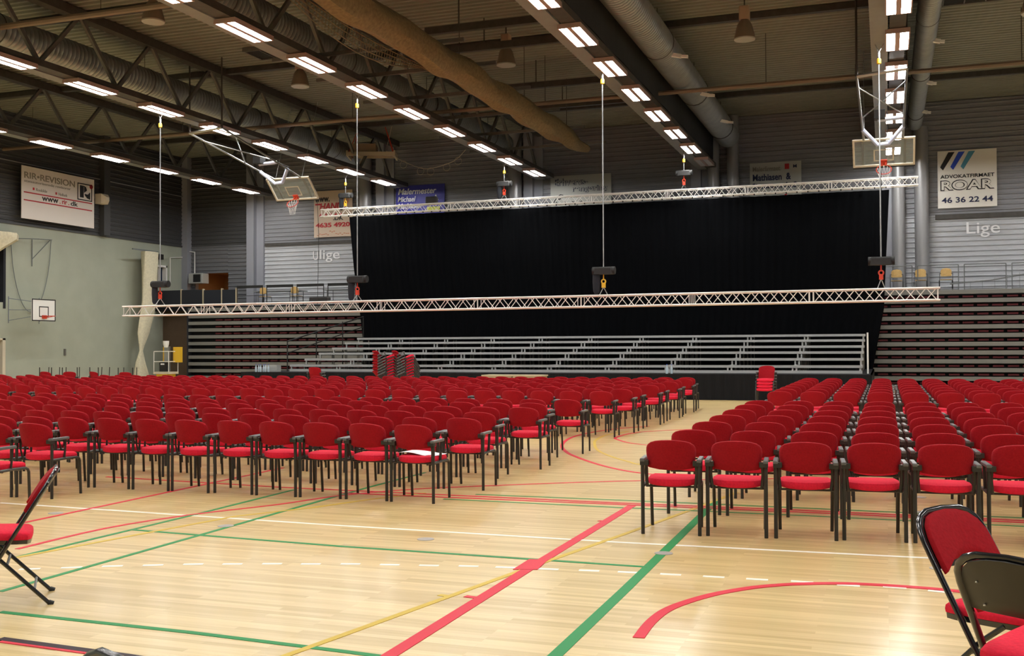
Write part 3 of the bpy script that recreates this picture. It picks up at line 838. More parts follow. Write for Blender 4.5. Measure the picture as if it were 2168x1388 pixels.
def stack_table(x, y, z, w_, label):
    t = thing('folding_table', label, 'table', (x, y, z), 0, 'tables on the left gallery')
    MB().box(0, w_, -.35, .35, .70, .73).build('tabletop', M['beam_grey'], t)
    for a in (.2, w_ - .2):
        for b in (-.28, .28):
            MB().tube([(a, b, 0), (a, b, .70)], .016, 6).build('leg', M['steel_web'], t)
stack_table(-28.6, 43.9, 3.64, 2.6, 'grey topped folding table on the left gallery, nearer the corner')
stack_table(-24.8, 43.9, 3.64, 1.7, 'folding table on the left gallery beside the black curtain')
stack_table(-22.9, 43.9, 3.64, 1.2, 'small folding table half hidden by the curtain on the left gallery')

def wood_chair(x, y, z, rz, label):
    t = thing('plywood_chair', label, 'chair', (x, y, z), rz, 'plywood chairs on the galleries')
    out = [(-.20, .66), (-.19, .80), (-.13, .86), (0, .88), (.13, .86), (.19, .80), (.20, .66), (.19, .58), (0, .56), (-.19, .58)]
    MB().pillow(out, [(.97, -.008), (1, 0), (.97, .008)], lambda u, v, q: (u, -.20 + u * u * 1.1 + q, v)).build('backrest', M['wood'], t)
    MB().box(-.20, .20, -.19, .20, .44, .46).build('seat', M['wood'], t)
    for s_ in (-1, 1):
        MB().tube([(s_ * .23, -.2, 0), (s_ * .23, -.2, .68), (s_ * .18, -.19, .68)], .012, 6).build('leg', M['rubber'], t)
        MB().tube([(s_ * .23, .2, 0), (s_ * .23, .2, .43), (s_ * .23, -.2, .43)], .012, 6).build('leg', M['rubber'], t)
for x, y, rz, lab in ((.42, 43.3, 0, 'plywood chair on the right gallery, nearest the black curtain'), (1.28, 43.3, 0, 'plywood chair on the right gallery, middle of three'), (2.18, 43.3, 0, 'plywood chair on the right gallery, rightmost of three')):
    wood_chair(x, y, 3.68, rz, lab)
for x, y, rz, lab in ((-27.75, 43.3, 0, 'plywood chair on the left gallery, left of two'), (-26.05, 43.3, 0, 'plywood chair on the left gallery, right of two')):
    wood_chair(x, y, 3.64, rz, lab)

# ------------------------------------------------------------------ banners on the walls
def sign(name, label, x0, x1, z0, z1, m, y=YF - .10):
    t = thing(name, label, 'sign', (x0, y, z0))
    MB().box(0, x1 - x0, -.02, .02, 0, z1 - z0).build('sign_board', m, t)
    return t
XD, ZD = (1, 0, 0), (0, 0, 1)
def lbl(t, s_, x, z, w_, h_, m, shear=0, bold=.006, name='lettering', y=-.032):
    return text(s_, 1, M[m], t, name, (x, y, z), XD, ZD, bold=bold, width=w_, height=h_, shear=shear, extrude=.008)
def quad(t, pts, m, name, y=-.033):
    return MB().rings([[(a, q, b) for a, b in pts] for q in (y, y + .012)]).build(name, M[m], t)

t = sign('wall_sign', 'white law firm sign with three slanted stripes and phone number, far right wall', 2.0, 4.14, 7.04, 9.30, M['banner_roar'])
for k, m in enumerate(('ink', 'inkblue', 'inkteal')):
    a = .10 + k * .37
    quad(t, [(a, 1.62), (a + .10, 1.50), (a + .53, 2.20), (a + .30, 2.20)], m, 'stripe')
lbl(t, 'ADVOKATFIRMAET', .10, 1.17, 1.95, .14, 'ink', bold=.018)
lbl(t, 'ROAR', .10, .68, 1.95, .42, 'ink', bold=.055)
lbl(t, 'ROAR', .135, .715, 1.88, .35, 'banner_roar', bold=.015, y=-.045, name='lettering_fill')
lbl(t, '46 36 22 44', .14, .20, 1.85, .22, 'inknavy', bold=.02)
M_ = M
t = sign('wall_sign', 'dim grey painter firm sign with small red square, above the curtain', -5.29, -3.21, 7.5, 9.28, M['banner_grey'])
lbl(t, 'Malerfirmaet', .12, 1.42, 1.12, .20, 'inkgrey', bold=.01)
lbl(t, 'Mathiasen  &', .12, 1.02, 1.55, .28, 'inknavy', bold=.025)
lbl(t, 'Simonsen ApS', .10, .62, 1.80, .30, 'inknavy', bold=.025)
quad(t, [(1.42, 1.46), (1.60, 1.46), (1.60, 1.68), (1.42, 1.68)], 'inkred', 'red_square')
lbl(t, 'M', 1.76, 1.50, .14, .13, 'inknavy')
quad(t, [(1.38, .40), (1.48, .36), (1.52, .46)], 'inkred', 'small_mark')
t = sign('wall_sign', 'pale cleaning firm sign with outlined lettering above the curtain', -14.03, -11.25, 7.5, 9.24, M['banner_grey'])
for dy, m, b, yy in ((0, 'inknavy', .045, -.032), (0, 'banner_grey', .004, -.045)):
    lbl(t, 'Erhvervs-', .18, 1.28, 1.55, .34, m, bold=b, y=yy, name='lettering' if b > .01 else 'lettering_fill')
    lbl(t, 'rengøring', 1.02, .92, 1.60, .34, m, bold=b, y=yy, name='lettering' if b > .01 else 'lettering_fill')
t_pts = [(.15, .42), (.18, .62), (.30, .80), (.46, .90), (.58, .88), (.55, .78), (.42, .70), (.36, .72)]
MB().tube([(a, -.035, b) for a, b in t_pts], .022, 6).build('script_initial', M['ink'], t)
MB().tube([(.15 + .012 * k * 10, -.035, .50 + .10 * math.sin(k * 1.9)) for k in range(14)], .018, 5).build('script_line', M['ink'], t)
t = sign('wall_sign', 'blue painter sign with slanted white lettering and white arrow', -21.64, -19.16, 7.5, 9.22, M['banner_blue'])
lbl(t, 'Malermester', .12, 1.30, 1.95, .28, 'inkwhite', shear=.25, bold=.015)
lbl(t, 'Michael', .10, .96, .92, .25, 'inkwhite', shear=.25, bold=.015)
lbl(t, 'Mathiesen', .10, .64, 1.22, .25, 'inkwhite', shear=.25, bold=.015)
quad(t, [(1.90, .98), (2.18, .98), (2.04, 1.24)], 'inkwhite', 'arrow_head')
quad(t, [(1.99, .72), (2.09, .72), (2.09, .98), (1.99, .98)], 'inkwhite', 'arrow_shaft')
quad(t, [(1.60, .42), (2.25, .42), (2.25, .68), (1.60, .68)], 'inkyel', 'yellow_patch')
t = sign('wall_banner', 'cream banner with red and black lettering, left of the black curtain top', -26.0, -23.92, 6.97, 9.20, M['banner_tan'], YF - .14)
lbl(t, 'www.', .06, 1.70, .80, .22, 'ink', bold=.02)
lbl(t, 'HANDY', .32, 1.32, 1.55, .32, 'inkred', shear=.2, bold=.03)
quad(t, [(.08, 1.55), (.40, 1.55), (.36, 1.63), (.08, 1.63)], 'inkred', 'red_bar')
lbl(t, 'CALL', .26, 1.02, 1.30, .20, 'inkred', shear=.2, bold=.03) if False else None
for k in range(5): quad(t, [(.28 + k * .27, 1.02), (.46 + k * .27, 1.02), (.40 + k * .27, 1.16)], 'inkred', 'red_mark')
lbl(t, '.DK', 1.05, .80, .55, .19, 'ink', bold=.02)
lbl(t, '4635 4920', .10, .47, 1.85, .22, 'inkred', bold=.03)
mb = MB()
for k in range(16):
    a = .18 + .11 * k; b = .08 + .07 * abs(math.sin(k * 1.3)) + (.12 if 5 < k < 9 else 0)
    mb.box(a, a + .08, -.034, -.02, b, b + .03)
for k in range(5): mb.box(1.50 + .05 * (k % 2), 1.90, -.034, -.02, 1.66 + k * .09, 1.70 + k * .09)
mb.build('orange_drawing', M['inkorange'], t)
# left wall banner (faces +X)
t = thing('wall_banner', 'white auditing firm banner with red lines high on the left wall', 'banner', (XL + .38, 33.77, 7.0))
MB().box(-.012, .012, 0, 4.18, 0, 2.16).build('banner_sheet', M['banner'], t)
YD = (0, 1, 0)
def lb2(s_, y, z, w_, h_, m, bold=.01, name='lettering'):
    return text(s_, 1, M[m], t, name, (.020, y, z), YD, ZD, bold=bold, width=w_, height=h_, extrude=.006)
def q2(pts, m, name, x=.014):
    return MB().rings([[(q, a, b) for a, b in pts] for q in (x, x + .012)]).build(name, M[m], t)
lb2('RIR•REVISION', .14, 1.66, 2.85, .26, 'inkgrey', .01)
lb2('statsautoriserede revisorer', .14, 1.50, 2.60, .10, 'inkgrey', -.002)
q2([(.60, 1.22), (.68, 1.22), (.68, 1.32), (.60, 1.32)], 'inkred', 'red_dot'); q2([(1.86, 1.20), (1.94, 1.20), (1.94, 1.30), (1.86, 1.30)], 'inkred', 'red_dot')
lb2('Roskilde', .78, 1.20, .60, .12, 'inkgrey', -.002); lb2('Holbæk', 2.04, 1.18, .5, .12, 'inkgrey', -.002)
for z in (1.06, .74): q2([(.12, z), (4.04, z), (4.04, z + .045), (.12, z + .045)], 'inkred', 'red_line')
lb2('www', 1.10, .84, .92, .17, 'ink'); lb2('. rir .', 2.10, .84, .55, .20, 'inkred'); lb2('dk', 2.75, .84, .42, .20, 'ink')
for a, b, c, d in ((3.15, 3.19, 1.16, 1.90), (4.0, 4.04, 1.16, 1.90), (3.15, 4.04, 1.16, 1.20), (3.15, 4.04, 1.86, 1.90)):
    q2([(a, c), (b, c), (b, d), (a, d)], 'ink', 'logo_frame')
q2([(3.30, 1.28), (3.52, 1.28), (3.52, 1.76), (3.58, 1.80), (3.30, 1.80)], 'ink', 'logo_stem')
q2([(3.55, 1.50), (3.72, 1.62), (3.66, 1.76), (3.55, 1.80)], 'ink', 'logo_bowl')
q2([(3.58, 1.46), (3.78, 1.44), (3.92, 1.56), (3.92, 1.24), (3.74, 1.28), (3.62, 1.38)], 'ink', 'logo_leg')
q2([(3.99 + .10 * math.cos(a), 1.82 + .10 * math.sin(a)) for a in [2 * PI * j / 14 for j in range(14)]], 'inkred', 'logo_dot')
# cream loudspeaker beside the banner
t = thing('wall_speaker', 'cream horn loudspeaker on the upper left wall beside the white banner', 'loudspeaker', (XL, 38.35, 8.35))
MB().box(.28, .62, -.22, .22, -.22, .22).build('speaker_box', M['cream'], t)
MB().rings([[(.62, -.22, -.22), (.62, .22, -.22), (.62, .22, .22), (.62, -.22, .22)], [(.80, -.10, -.08), (.80, .10, -.08), (.80, .10, .08), (.80, -.10, .08)]]).build('horn', M['cream'], t)
MB().box(0, .3, -.04, .04, -.04, .04).build('bracket', M['steel_dark'], t)
# painted words on the light cladding
for x, z, w_, s_, lab in ((3.03, 5.98, 1.20, 'Lige', 'white painted word on the right far wall above the gallery'), (-25.75, 5.90, 1.08, 'lige', 'white painted word on the left far wall beside the curtain')):
    o = text(s_, 1, M['inkwhite'], None, 'wall_lettering', (0, 0, 0), XD, ZD, bold=.006, width=w_, height=.60, extrude=.006)
    o.location = (x, YF - .045, z - .12)
    tag(o, lab, 'lettering')
o = text('U', 1, M['inkwhite'], None, 'wall_lettering', (0, 0, 0), XD, ZD, bold=.006, width=.28, height=.42, extrude=.006)
o.location = (-26.12, YF - .045, 5.90); tag(o, 'white painted capital letter at the start of the left wall word', 'lettering')

# ------------------------------------------------------------------ basketball goals
def hoop_ring(mb, c, n, a, R_, r=.012):
    """ring around centre c in plane with axes n, a"""
    pts = [c + n * (R_ * math.cos(q)) + a * (R_ * math.sin(q)) for q in [2 * PI * j / 24 for j in range(25)]]
    mb.tube(pts, r, 6)
def ceiling_goal(x, rz, label):
    t = thing('basketball_goal', label, 'basketball goal', (x, 34.5, 8.05), rz)
    u = Vector((0, -.745, .70)).normalized()      # up along the board
    nn = Vector((0, -.70, -.745)).normalized()    # playing face
    X = Vector((1, 0, 0))
    def P(a, b, c=0): return X * a + u * b + nn * c
    def slab(mb, a0, a1, b0, b1, c0, c1):
        mb.rings([[P(a0, b0, c), P(a1, b0, c), P(a1, b1, c), P(a0, b1, c)] for c in (c0, c1)]); return mb
    slab(MB(), -.88, .88, -1.03, -.02, -.008, .008).build('backboard', M['acrylic'], t)
    mb = MB()
    for q in ((-.92, .92, -1.07, -1.0), (-.92, .92, -.05, .0), (-.92, -.86, -1.0, -.05), (.86, .92, -1.0, -.05)): slab(mb, *q, -.03, .03)
    mb.build('board_frame', M['cream'], t)
    mb = MB()
    for q in ((-.30, .30, -.45, -.41), (-.30, .30, -.86, -.82), (-.30, -.26, -.82, -.45), (.26, .30, -.82, -.45)): slab(mb, *q, .009, .013)
    mb.build('target_square', M['cream'], t)
    mb = MB()
    for a in (-.62, .62): slab(mb, a - .035, a + .035, -1.02, -.02, -.05, -.02)
    mb.build('rear_stiffener', M['blackp'], t)
    mb = MB(); slab(mb, -.92, .92, -1.10, -1.06, -.05, .04); mb.build('edge_padding', M['rubber'], t)
    rim = MB(); c = P(0, -.90, .40)
    hoop_ring(rim, c, nn, X, .225, .013); slab(rim, -.10, .10, -.98, -.80, .01, .05)
    rim.bar(P(-.06, -.90, .04), P(-.05, -.90, .19), .03, .03).bar(P(.06, -.90, .04), P(.05, -.90, .19), .03, .03)
    rim.build('rim', M['redp'], t)
    net = MB()
    for j in range(12):
        a0 = 2 * PI * j / 12; a1 = 2 * PI * (j + 1) / 12
        p0 = c + nn * (.22 * math.cos(a0)) + X * (.22 * math.sin(a0))
        q1 = c + Vector((0, 0, -.20)) + nn * (.14 * math.cos(a0 + .26)) * .6 + X * (.15 * math.sin(a0 + .26))
        q0 = c + nn * (.22 * math.cos(a1)) + X * (.22 * math.sin(a1))
        e = c + Vector((0, 0, -.42)) + nn * (.10 * math.cos(a1)) * .4 + X * (.11 * math.sin(a1))
        net.tube([p0, q1, e], .005, 3).tube([q0, q1], .005, 3)
    net.build('net', M['white'], t)
    # swing frame to the pivot under the roof
    pl = Vector((-.66, -5.0, .78)); pr = Vector((.60, -5.0, .88)); bl = P(-.58, -.1, -.06); br_ = P(.56, -.1, -.06)
    mb = MB(); mb.tube([pl, bl], .035, 8).tube([pr, br_], .035, 8).tube([pl, pr], .05, 8)
    mb.tube([pl + (bl - pl) * .15, pr + (br_ - pr) * .62], .02, 6).tube([pr + (br_ - pr) * .15, pl + (bl - pl) * .62], .02, 6)
    mb.build('swing_frame', M['chain'], t)
    for p_ in (pl, pr):
        MB().tube([p_, (p_.x, p_.y, 9.15 - 8.05)], .04, 6).tube([(p_.x, p_.y, 1.1), (p_.x, p_.y, 3.2)], .03, 6).build('pivot_hanger', M['steel_dark'], t)
    mb = MB(); k0 = pl + (bl - pl) * .80; k1 = pr + (br_ - pr) * .80
    mb.tube([k0, k0 + Vector((.42, .35, -.42)), k1 + Vector((-.42, .35, -.42)), k1], .065, 8)
    k2 = pl + (bl - pl) * .66 + Vector((.45, 0, 0)); k3 = pr + (br_ - pr) * .66
    mb.tube([k2, k3], .06, 8)
    mb.build('bent_brace', M['bluegrey'], t)
    mb = MB(); mb.tube([P(-.05, .0, -.05), P(-.1, .4, -.3), (0, -1.6, .5)], .015, 5).tube([P(.08, 0, -.05), P(.12, .3, -.25), (.1, -1.6, .5)], .015, 5)
    mb.box(-.25, .05, -1.9, -1.55, .25, .5)
    mb.build('lift_winch', M['rubber'], t)
    mb = MB(); mb.tube([bl, (bl.x, bl.y + 1.2, 3.1)], .012, 5).tube([br_, (br_.x, br_.y + 1.2, 3.1)], .012, 5)
    mb.build('lift_cable', M['chain'], t)
    return t
ceiling_goal(0.0, 0, 'raised glass backboard with red rim hanging before the right lamp row')
ceiling_goal(-21.15, 0, 'raised glass backboard with red rim hanging at left, above the lower truss')
# wall goal
t = thing('wall_basketball_goal', 'white practice backboard with red rim on the green left wall', 'basketball goal', (XL, 34.3, 2.80))
MB().box(1.0, 1.03, -.62, .66, 0, .90).build('backboard', M['white'], t)
mb = MB()
for q in ((-.62, .66, 0, .04), (-.62, .66, .86, .90), (-.62, -.58, 0, .9), (.62, .66, 0, .9)): mb.box(1.028, 1.04, q[0], q[1], q[2], q[3])
for q in ((-.24, .28, .17, .21), (-.24, .28, .56, .60), (-.24, -.20, .17, .6), (.24, .28, .17, .6)): mb.box(1.028, 1.036, q[0], q[1], q[2], q[3])
mb.build('board_lines', M['ink'], t)
mb = MB(); hoop_ring(mb, Vector((1.32, .02, .20)), Vector((1, 0, 0)), Vector((0, 1, 0)), .22, .014); mb.box(1.03, 1.10, -.08, .12, .10, .24)
mb.bar((1.05, -.06, .12), (1.30, -.2, .19), .02, .02).bar((1.05, .10, .12), (1.30, .22, .19), .02, .02)
mb.build('rim', M['redp'], t)
mb = MB()
for a, b in ((.78, .92), (.44, .46), (.18, .02)):
    mb.tube([(.02, -.82, b), (1.0, -.55, a)], .012, 5)
    mb.tube([(.02, .82, b), (1.0, .55, a)], .012, 5)
mb.tube([(.03, -.82, -.08), (.03, -.82, 1.0)], .015, 5).tube([(.03, .82, -.08), (.03, .82, 1.0)], .015, 5)
mb.build('wall_bracket', mat('bracket_blue_grey', (.16, .19, .25), .5), t)
# folded climbing-rope arm above it
t = thing('rope_arm', 'thin grey wall arm with a hanging loop of rope above the white backboard', 'wall arm', (XL, 34.7, 6.1))
am = mat('bracket_grey_thin', (.13, .15, .16), .5)
MB().tube([(.05, -1.1, .06), (.4, 0, .12), (.05, 1.1, .20)], .018, 5).tube([(.05, 0, .12), (.05, 0, -1.0)], .018, 5).tube([(.05, 0, -.7), (.05, 1.0, .18)], .016, 5).build('arm_frame', am, t)
MB().tube([(.06, -1.15 + 2.2 * f, .02 - 3.0 * (1 - (2 * f - 1) ** 2) ** .62 + .15 * f) for f in [k / 24 for k in range(25)]], .014, 5).build('rope_loop', am, t)
o = MB().bevbox(0, .06, -.05, .05, 0, .28, .01).build('wall_handle', M['steel_web'], bpy.data.objects['wall_left']); o.location = (XL, 36.6, 1.38)

# bundled net curtains at the left wall
def net_column(x, y, pr, label, top):
    R = []
    for z, dy, r in pr:
        R.append([(r * .55 * math.cos(2 * PI * j / 22) * (1 + .10 * math.sin(j * 4.1)), dy + r * math.sin(2 * PI * j / 22) * (1 + .12 * math.cos(j * 5.3 + z)), z) for j in range(22)])
    t = thing('gathered_net', label, 'net', (x, y, 0))
    MB().rings(R).build('net_fabric', M['sack'], t, True)
    MB().box(-.03, .03, -1.2, .6, top, top + .05).build('curtain_rail', am, t)
    return t
net_column(-32.75, 41.25, [(0, -.55, .48), (.5, -.55, .42), (1.0, -.62, .28), (1.55, -.58, .10), (1.75, -.55, .14), (2.4, -.42, .34), (3.2, -.2, .40), (3.9, -.02, .44), (5.0, .0, .47), (6.15, .05, .52), (6.22, .05, .50)], 'tall cream gathered net hanging at the left wall, tied near the bottom', 6.24)
net_column(-33.1, 32.55, [(5.0, -.9, .10), (5.35, -.55, .3), (5.7, -.25, .55), (6.05, .1, .85), (6.25, .1, .88), (6.3, .1, .85)], 'pale net bundle hanging at the left picture edge over the dark window', 6.32)

# gear at the left corner
o = MB().bevbox(0, .82, -.55, 0, 0, .50, .02).build('air_heater', M['greybox']); o.location = (-32.9, 44.95, 4.90)
tag(o, 'grey box heater on the wall left of the orange lit opening', 'heater')
MB().box(.30, .72, -.57, -.54, .06, .44).build('front_grille', M['standdark'], o)
MB().tube([(.05, -.1, .5), (.05, -.1, 1.6), (-.55, -.1, 1.7)], .03, 6).build('supply_pipe', M['white'], o)
o = MB().box(0, .2, -.2, .2, 0, .25).build('wall_speaker', M['rubber']); o.location = (XL, 42.8, 6.0); tag(o, 'small black speaker above the white framed window', 'loudspeaker')
o = MB().tube([(.04, 0, 0), (.04, 0, 1.25), (.04, 1.0, 1.35)], .03, 6).build('white_conduit', M['white']); o.location = (XL, 43.7, 4.9); tag(o, 'thin white pipe rising beside the white framed window', 'pipe')

t = thing('personnel_lift', 'aluminium personnel lift with yellow boxes at the corner left of the grandstand', 'lift', (-30.85, 40.0, 0))
mb = MB(); mb.box(-.42, .42, -.35, .35, .50, .60); mb.build('platform', M['cream'], t)
mb = MB()
for a in (-.40, .40):
    for b in (-.33, .33): mb.tube([(a, b, .6), (a, b, 1.52)], .018, 6)
for z in (1.06, 1.52): mb.tube([(-.4, -.33, z), (.4, -.33, z), (.4, .33, z), (-.4, .33, z), (-.4, -.33, z)], .018, 6)
mb.build('guard_rail', M['alu'], t)
MB().box(-.10, .14, .0, .14, .25, 1.75).build('mast', M['chain'], t)
MB().lathe([(.09, 0), (.13, .15), (.14, .3)], (.02, -.02, 1.70), 12).build('mast_head', M['white'], t)
MB().box(-.14, .20, -.28, -.10, .62, 1.05).build('control_box', M['rubber'], t)
MB().box(-.07, .13, -.285, -.28, .92, .98).build('control_label', M['inkwhite'], t)
MB().box(-.30, -.06, .18, .34, 1.0, 1.72).box(.30, .66, .12, .32, 1.02, 1.72).build('battery_box', M['yellow'], t)
mb = MB()
for a, b in ((-.5, -.5), (.5, -.5), (-.5, .5), (.5, .5)): mb.bar((0, 0, .28), (a, b, .10), .07, .07)
mb.box(-.3, .3, -.3, .3, .18, .5); mb.build('base', M['yellow'], t)
for a, b in ((-.5, -.5), (.5, -.5), (-.5, .5), (.5, .5)):
    MB().rings([[(a + s_, b + .07 * math.cos(q), .07 + .07 * math.sin(q)) for q in [2 * PI * j / 12 for j in range(12)]] for s_ in (-.025, .025)]).build('wheel', M['rubber'], t)

# slatted platform hanging at the far end of the second girder
t = thing('hanging_platform', 'slatted wooden platform slung under the roof near the far wall', 'platform', (-21.0, 41.2, 9.95), rad(20))
mb = MB()
for k in range(8): mb.box(-1.0, 1.0, -.55 + k * .15, -.47 + k * .15, .02 * k, .02 * k + .05)
mb.build('slats', M['woodt'], t)
mb = MB(); mb.box(-1.05, -.98, -.6, .65, -.05, .18).box(.98, 1.05, -.6, .65, -.05, .18).box(-1.05, 1.05, -.62, -.56, -.05, .12).box(-1.05, 1.05, .6, .66, .05, .22); mb.build('frame', M['woodt'], t)
MB().box(-.9, .2, -.45, .4, .15, .5).build('equipment_box', mat('box_tan', (.30, .22, .13), .6), t)
mb = MB()
for a in (-.95, .95):
    for b in (-.5, .5): mb.tube([(a, b, .1), (a * .6, 0, 1.3)], .02, 5)
mb.build('sling', M['redp'], t)
def cat(p, n_):
    out = []
    for i in range(len(p) - 1):
        p0 = p[max(i - 1, 0)]; p1 = p[i]; p2 = p[i + 1]; p3 = p[min(i + 2, len(p) - 1)]
        for k in range(n_):
            t_ = k / n_
            out.append(tuple(0.5 * ((2 * p1[j]) + (-p0[j] + p2[j]) * t_ + (2 * p0[j] - 5 * p1[j] + 4 * p2[j] - p3[j]) * t_ * t_ + (-p0[j] + 3 * p1[j] - 3 * p2[j] + p3[j]) * t_ ** 3) for j in range(3)))
    return out + [tuple(p[-1])]
cp = cat([(-20.5, 41.5, 10.25), (-19.93, 41.5, 9.86), (-19.04, 41.5, 9.45), (-18.48, 41.5, 9.33), (-17.72, 41.5, 9.45), (-17.17, 41.5, 9.65), (-16.74, 41.5, 10.03)], 6)
o = MB().tube(cp, .014, 5).build('cable_loop', M['cream'])
for i in (8, 14, 19, 25, 31):
    c = cp[i]; MB().tube([(c[0] + .16 * math.cos(a), c[1], c[2] - .13 + .16 * math.sin(a)) for a in [2 * PI * j / 14 for j in range(15)]], .009, 4).build('cable_coil', M['cream'], o)
MB().tube(cat([(-20.5, 41.5, 10.25), (-20.3, 41.4, 10.7), (-20.2, 41.4, 11.1), (-20.15, 41.4, 11.26)], 5), .014, 5).build('cable_rise', M['cream'], o)
tag(o, 'pale sagging cable with loose coils strung between two roof trusses', 'cable')
# spot fixtures near the upper truss
o = MB().bevbox(-.25, .25, -.12, .12, 0, .28, .04).build('stage_spot', M['rubber']); o.location = (-17.7, 40.1, 7.62); tag(o, 'small black stage lamp standing on the upper truss beside the blue sign', 'lamp')

# black handrail beside the stage steps
t = thing('stair_railing', 'black handrail climbing along the left end of the stage risers', 'railing', (-20.78, 33.9, .8))
def rz_(q): return .25 + (q / 5.25) * 1.01
mb = MB(); mb.tube([(0, 0, rz_(0) + .85), (0, 6.0, rz_(5.5) + .85)], .028, 6).tube([(0, 0, rz_(0) + .42), (0, 6.0, rz_(5.5) + .42)], .020, 6); mb.build('handrail', M['rubber'], t)
for q in (0, 2.1, 4.2, 6.0): MB().tube([(0, q, 0), (0, q, rz_(min(q, 5.5)) + .85)], .026, 6).build('post', M['rubber'], t)
o = MB().tube([(0, 0, 0), (0, 0, 1.25)], .025, 8).build('stage_pole', M['white']); o.location = (-.52, 33.9, .80); tag(o, 'slim white pole at the right end of the stage risers', 'pole')

# things on or by the stage
t = thing('trestle_table', 'long light wooden trestle table in front of the black stage', 'table', (-11.1, 31.6, 0))
MB().box(-1.0, 1.0, -.35, .35, .74, .78).build('tabletop', M['woodt'], t)
mb = MB(); mb.box(-.97, .97, -.33, -.30, .68, .74).box(-.97, .97, .30, .33, .68, .74).box(-.97, .97, -.33, -.30, .22, .26); mb.build('apron', M['woodt'], t)
for a in (-.95, 0, .90):
    for b in (-.33, .28): MB().box(a, a + .05, b, b + .05, 0, .74).build('leg', M['woodt'], t)
def bottle(x, y, z, label, grp, s_=1.0):
    o = MB().lathe([(.035, 0), (.037, .02), (.037, .16), (.014, .22), (.014, .25)], (0, 0, 0), 12).build('water_bottle', mat('clear_bottle', (.45, .55, .62), .15), None, True)
    o.location = (x, y, z); o.scale = (s_, s_, s_)
    MB().lathe([(.016, .25), (.016, .27)], (0, 0, 0), 10).build('cap', M['inkblue'], o)
    tag(o, label, 'bottle', grp)
bottle(-6.50, 32.95, .80, 'left one of two water bottles on the stage edge at right', 'bottles on the stage', 1.1)
bottle(-6.36, 33.0, .80, 'right one of two water bottles on the stage edge at right', 'bottles on the stage', 1.1)
for k in range(6): bottle(-21.5 + k * .10, 32.95 + .03 * (k % 2), .80, 'clear bottle in a short row on the left stage corner, %s from left' % ORD[k + 1], 'bottles on the left stage corner')
o = MB().box(0, .50, 0, .3, 0, .24).build('carton', M['greybox']); o.location = (-21.3, 33.2, .80); tag(o, 'pale grey carton behind the bottles on the left stage corner', 'box')

# ------------------------------------------------------------------ chairs
def mirror(h): return h + [(-a, b) for a, b in h[::-1] if abs(a) > 1e-6]
BO = mirror([(0, .853), (.07, .850), (.13, .841), (.175, .826), (.204, .804), (.218, .778), (.222, .742), (.219, .70), (.212, .670), (.212, .645), (.217, .618), (.212, .600), (.195, .592), (.10, .582), (0, .578)])
# keep the loop closed and ordered: right side top->bottom, then left side bottom->top
SO = mirror([(0, .47), (.12, .468), (.19, .455), (.222, .42), (.228, .30), (.224, .17), (.212, .10), (.18, .055), (.13, .022), (.07, .002), (0, -.006)])
def armchair():
    t = thing('armchair', 'x', 'chair', (0, 0, 0))
    def fb(u, v, q): return (u, -.035 - (v - .58) * .26 + u * u * 2.2 + q, v)
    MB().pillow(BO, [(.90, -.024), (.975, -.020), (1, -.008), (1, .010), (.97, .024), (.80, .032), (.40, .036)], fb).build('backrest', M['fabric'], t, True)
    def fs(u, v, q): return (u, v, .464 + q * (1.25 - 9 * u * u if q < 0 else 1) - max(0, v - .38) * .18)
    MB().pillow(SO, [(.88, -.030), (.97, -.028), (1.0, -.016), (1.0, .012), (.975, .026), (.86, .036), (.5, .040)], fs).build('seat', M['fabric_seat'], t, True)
    for s_ in (-1, 1):
        x = s_ * .252
        MB().tube([(x, 0, .0), (x, 0, .655)], .0170, 10, .0170).build('leg', M['frame'], t, True)
        xf = s_ * .228
        MB().tube([(x - s_ * .004, .0, .43), (x - s_ * .008, .22, .435), (x - s_ * .014, .40, .430), (x - s_ * .017, .435, .415), (x - s_ * .019, .452, .385), (xf, .475, 0)], .0155, 8, up=(1, 0, 0)).build('leg', M['frame'], t, True)
        mb = MB(); P_ = lambda i, z: [(x - .021 + i, -.035 + i, z), (x + .021 - i, -.035 + i, z), (x + .021 - i, .245 - i, z + .004), (x - .021 + i, .245 - i, z + .004)]
        mb.rings([P_(.003, .650), P_(0, .656), P_(0, .672), P_(.005, .679)])
        mb.build('armrest', M['arm'], t)
    mb = MB()
    for s_ in (-1, 1):
        x = s_ * .252
        mb.tube([(x - s_ * .004, .215, .652), (x - s_ * .010, .200, .435)], .010, 6, .016)
        mb.box(min(x - s_ * .055, x + s_ * .02), max(x - s_ * .055, x + s_ * .02), -.030, .022, .618, .662)
        mb.tube([(s_ * .222, .020, .640), (s_ * .226, .030, .54), (s_ * .214, .055, .42)], .008, 6, .014)
    mb.tube([(-.235, .10, .418), (.235, .10, .418)], .010, 6).tube([(-.235, .34, .418), (.235, .34, .418)], .010, 6)
    mb.build('frame', M['frame'], t)
    return t
proto = armchair()
SPOTS = []   # (distance, x, y, rot, label)
def seat(blk, row, col, x, y, rz):
    SPOTS.append((math.hypot(x, y), x, y, rz, blk, row, col))
PW = .5665
left_y = [8.41, 9.46, 10.46, 11.57, 12.67, 13.80, 14.88, 15.97] + [18.97 + 1.10 * k for k in range(9)]
left_x = [-8.54 - .255, -8.82 - .255, -4.85, -4.72, -4.93, -4.72, -4.95, -4.74] + [-4.98, -4.85, -4.92, -4.80, -4.86, -4.78, -4.90, -4.84, -4.95]
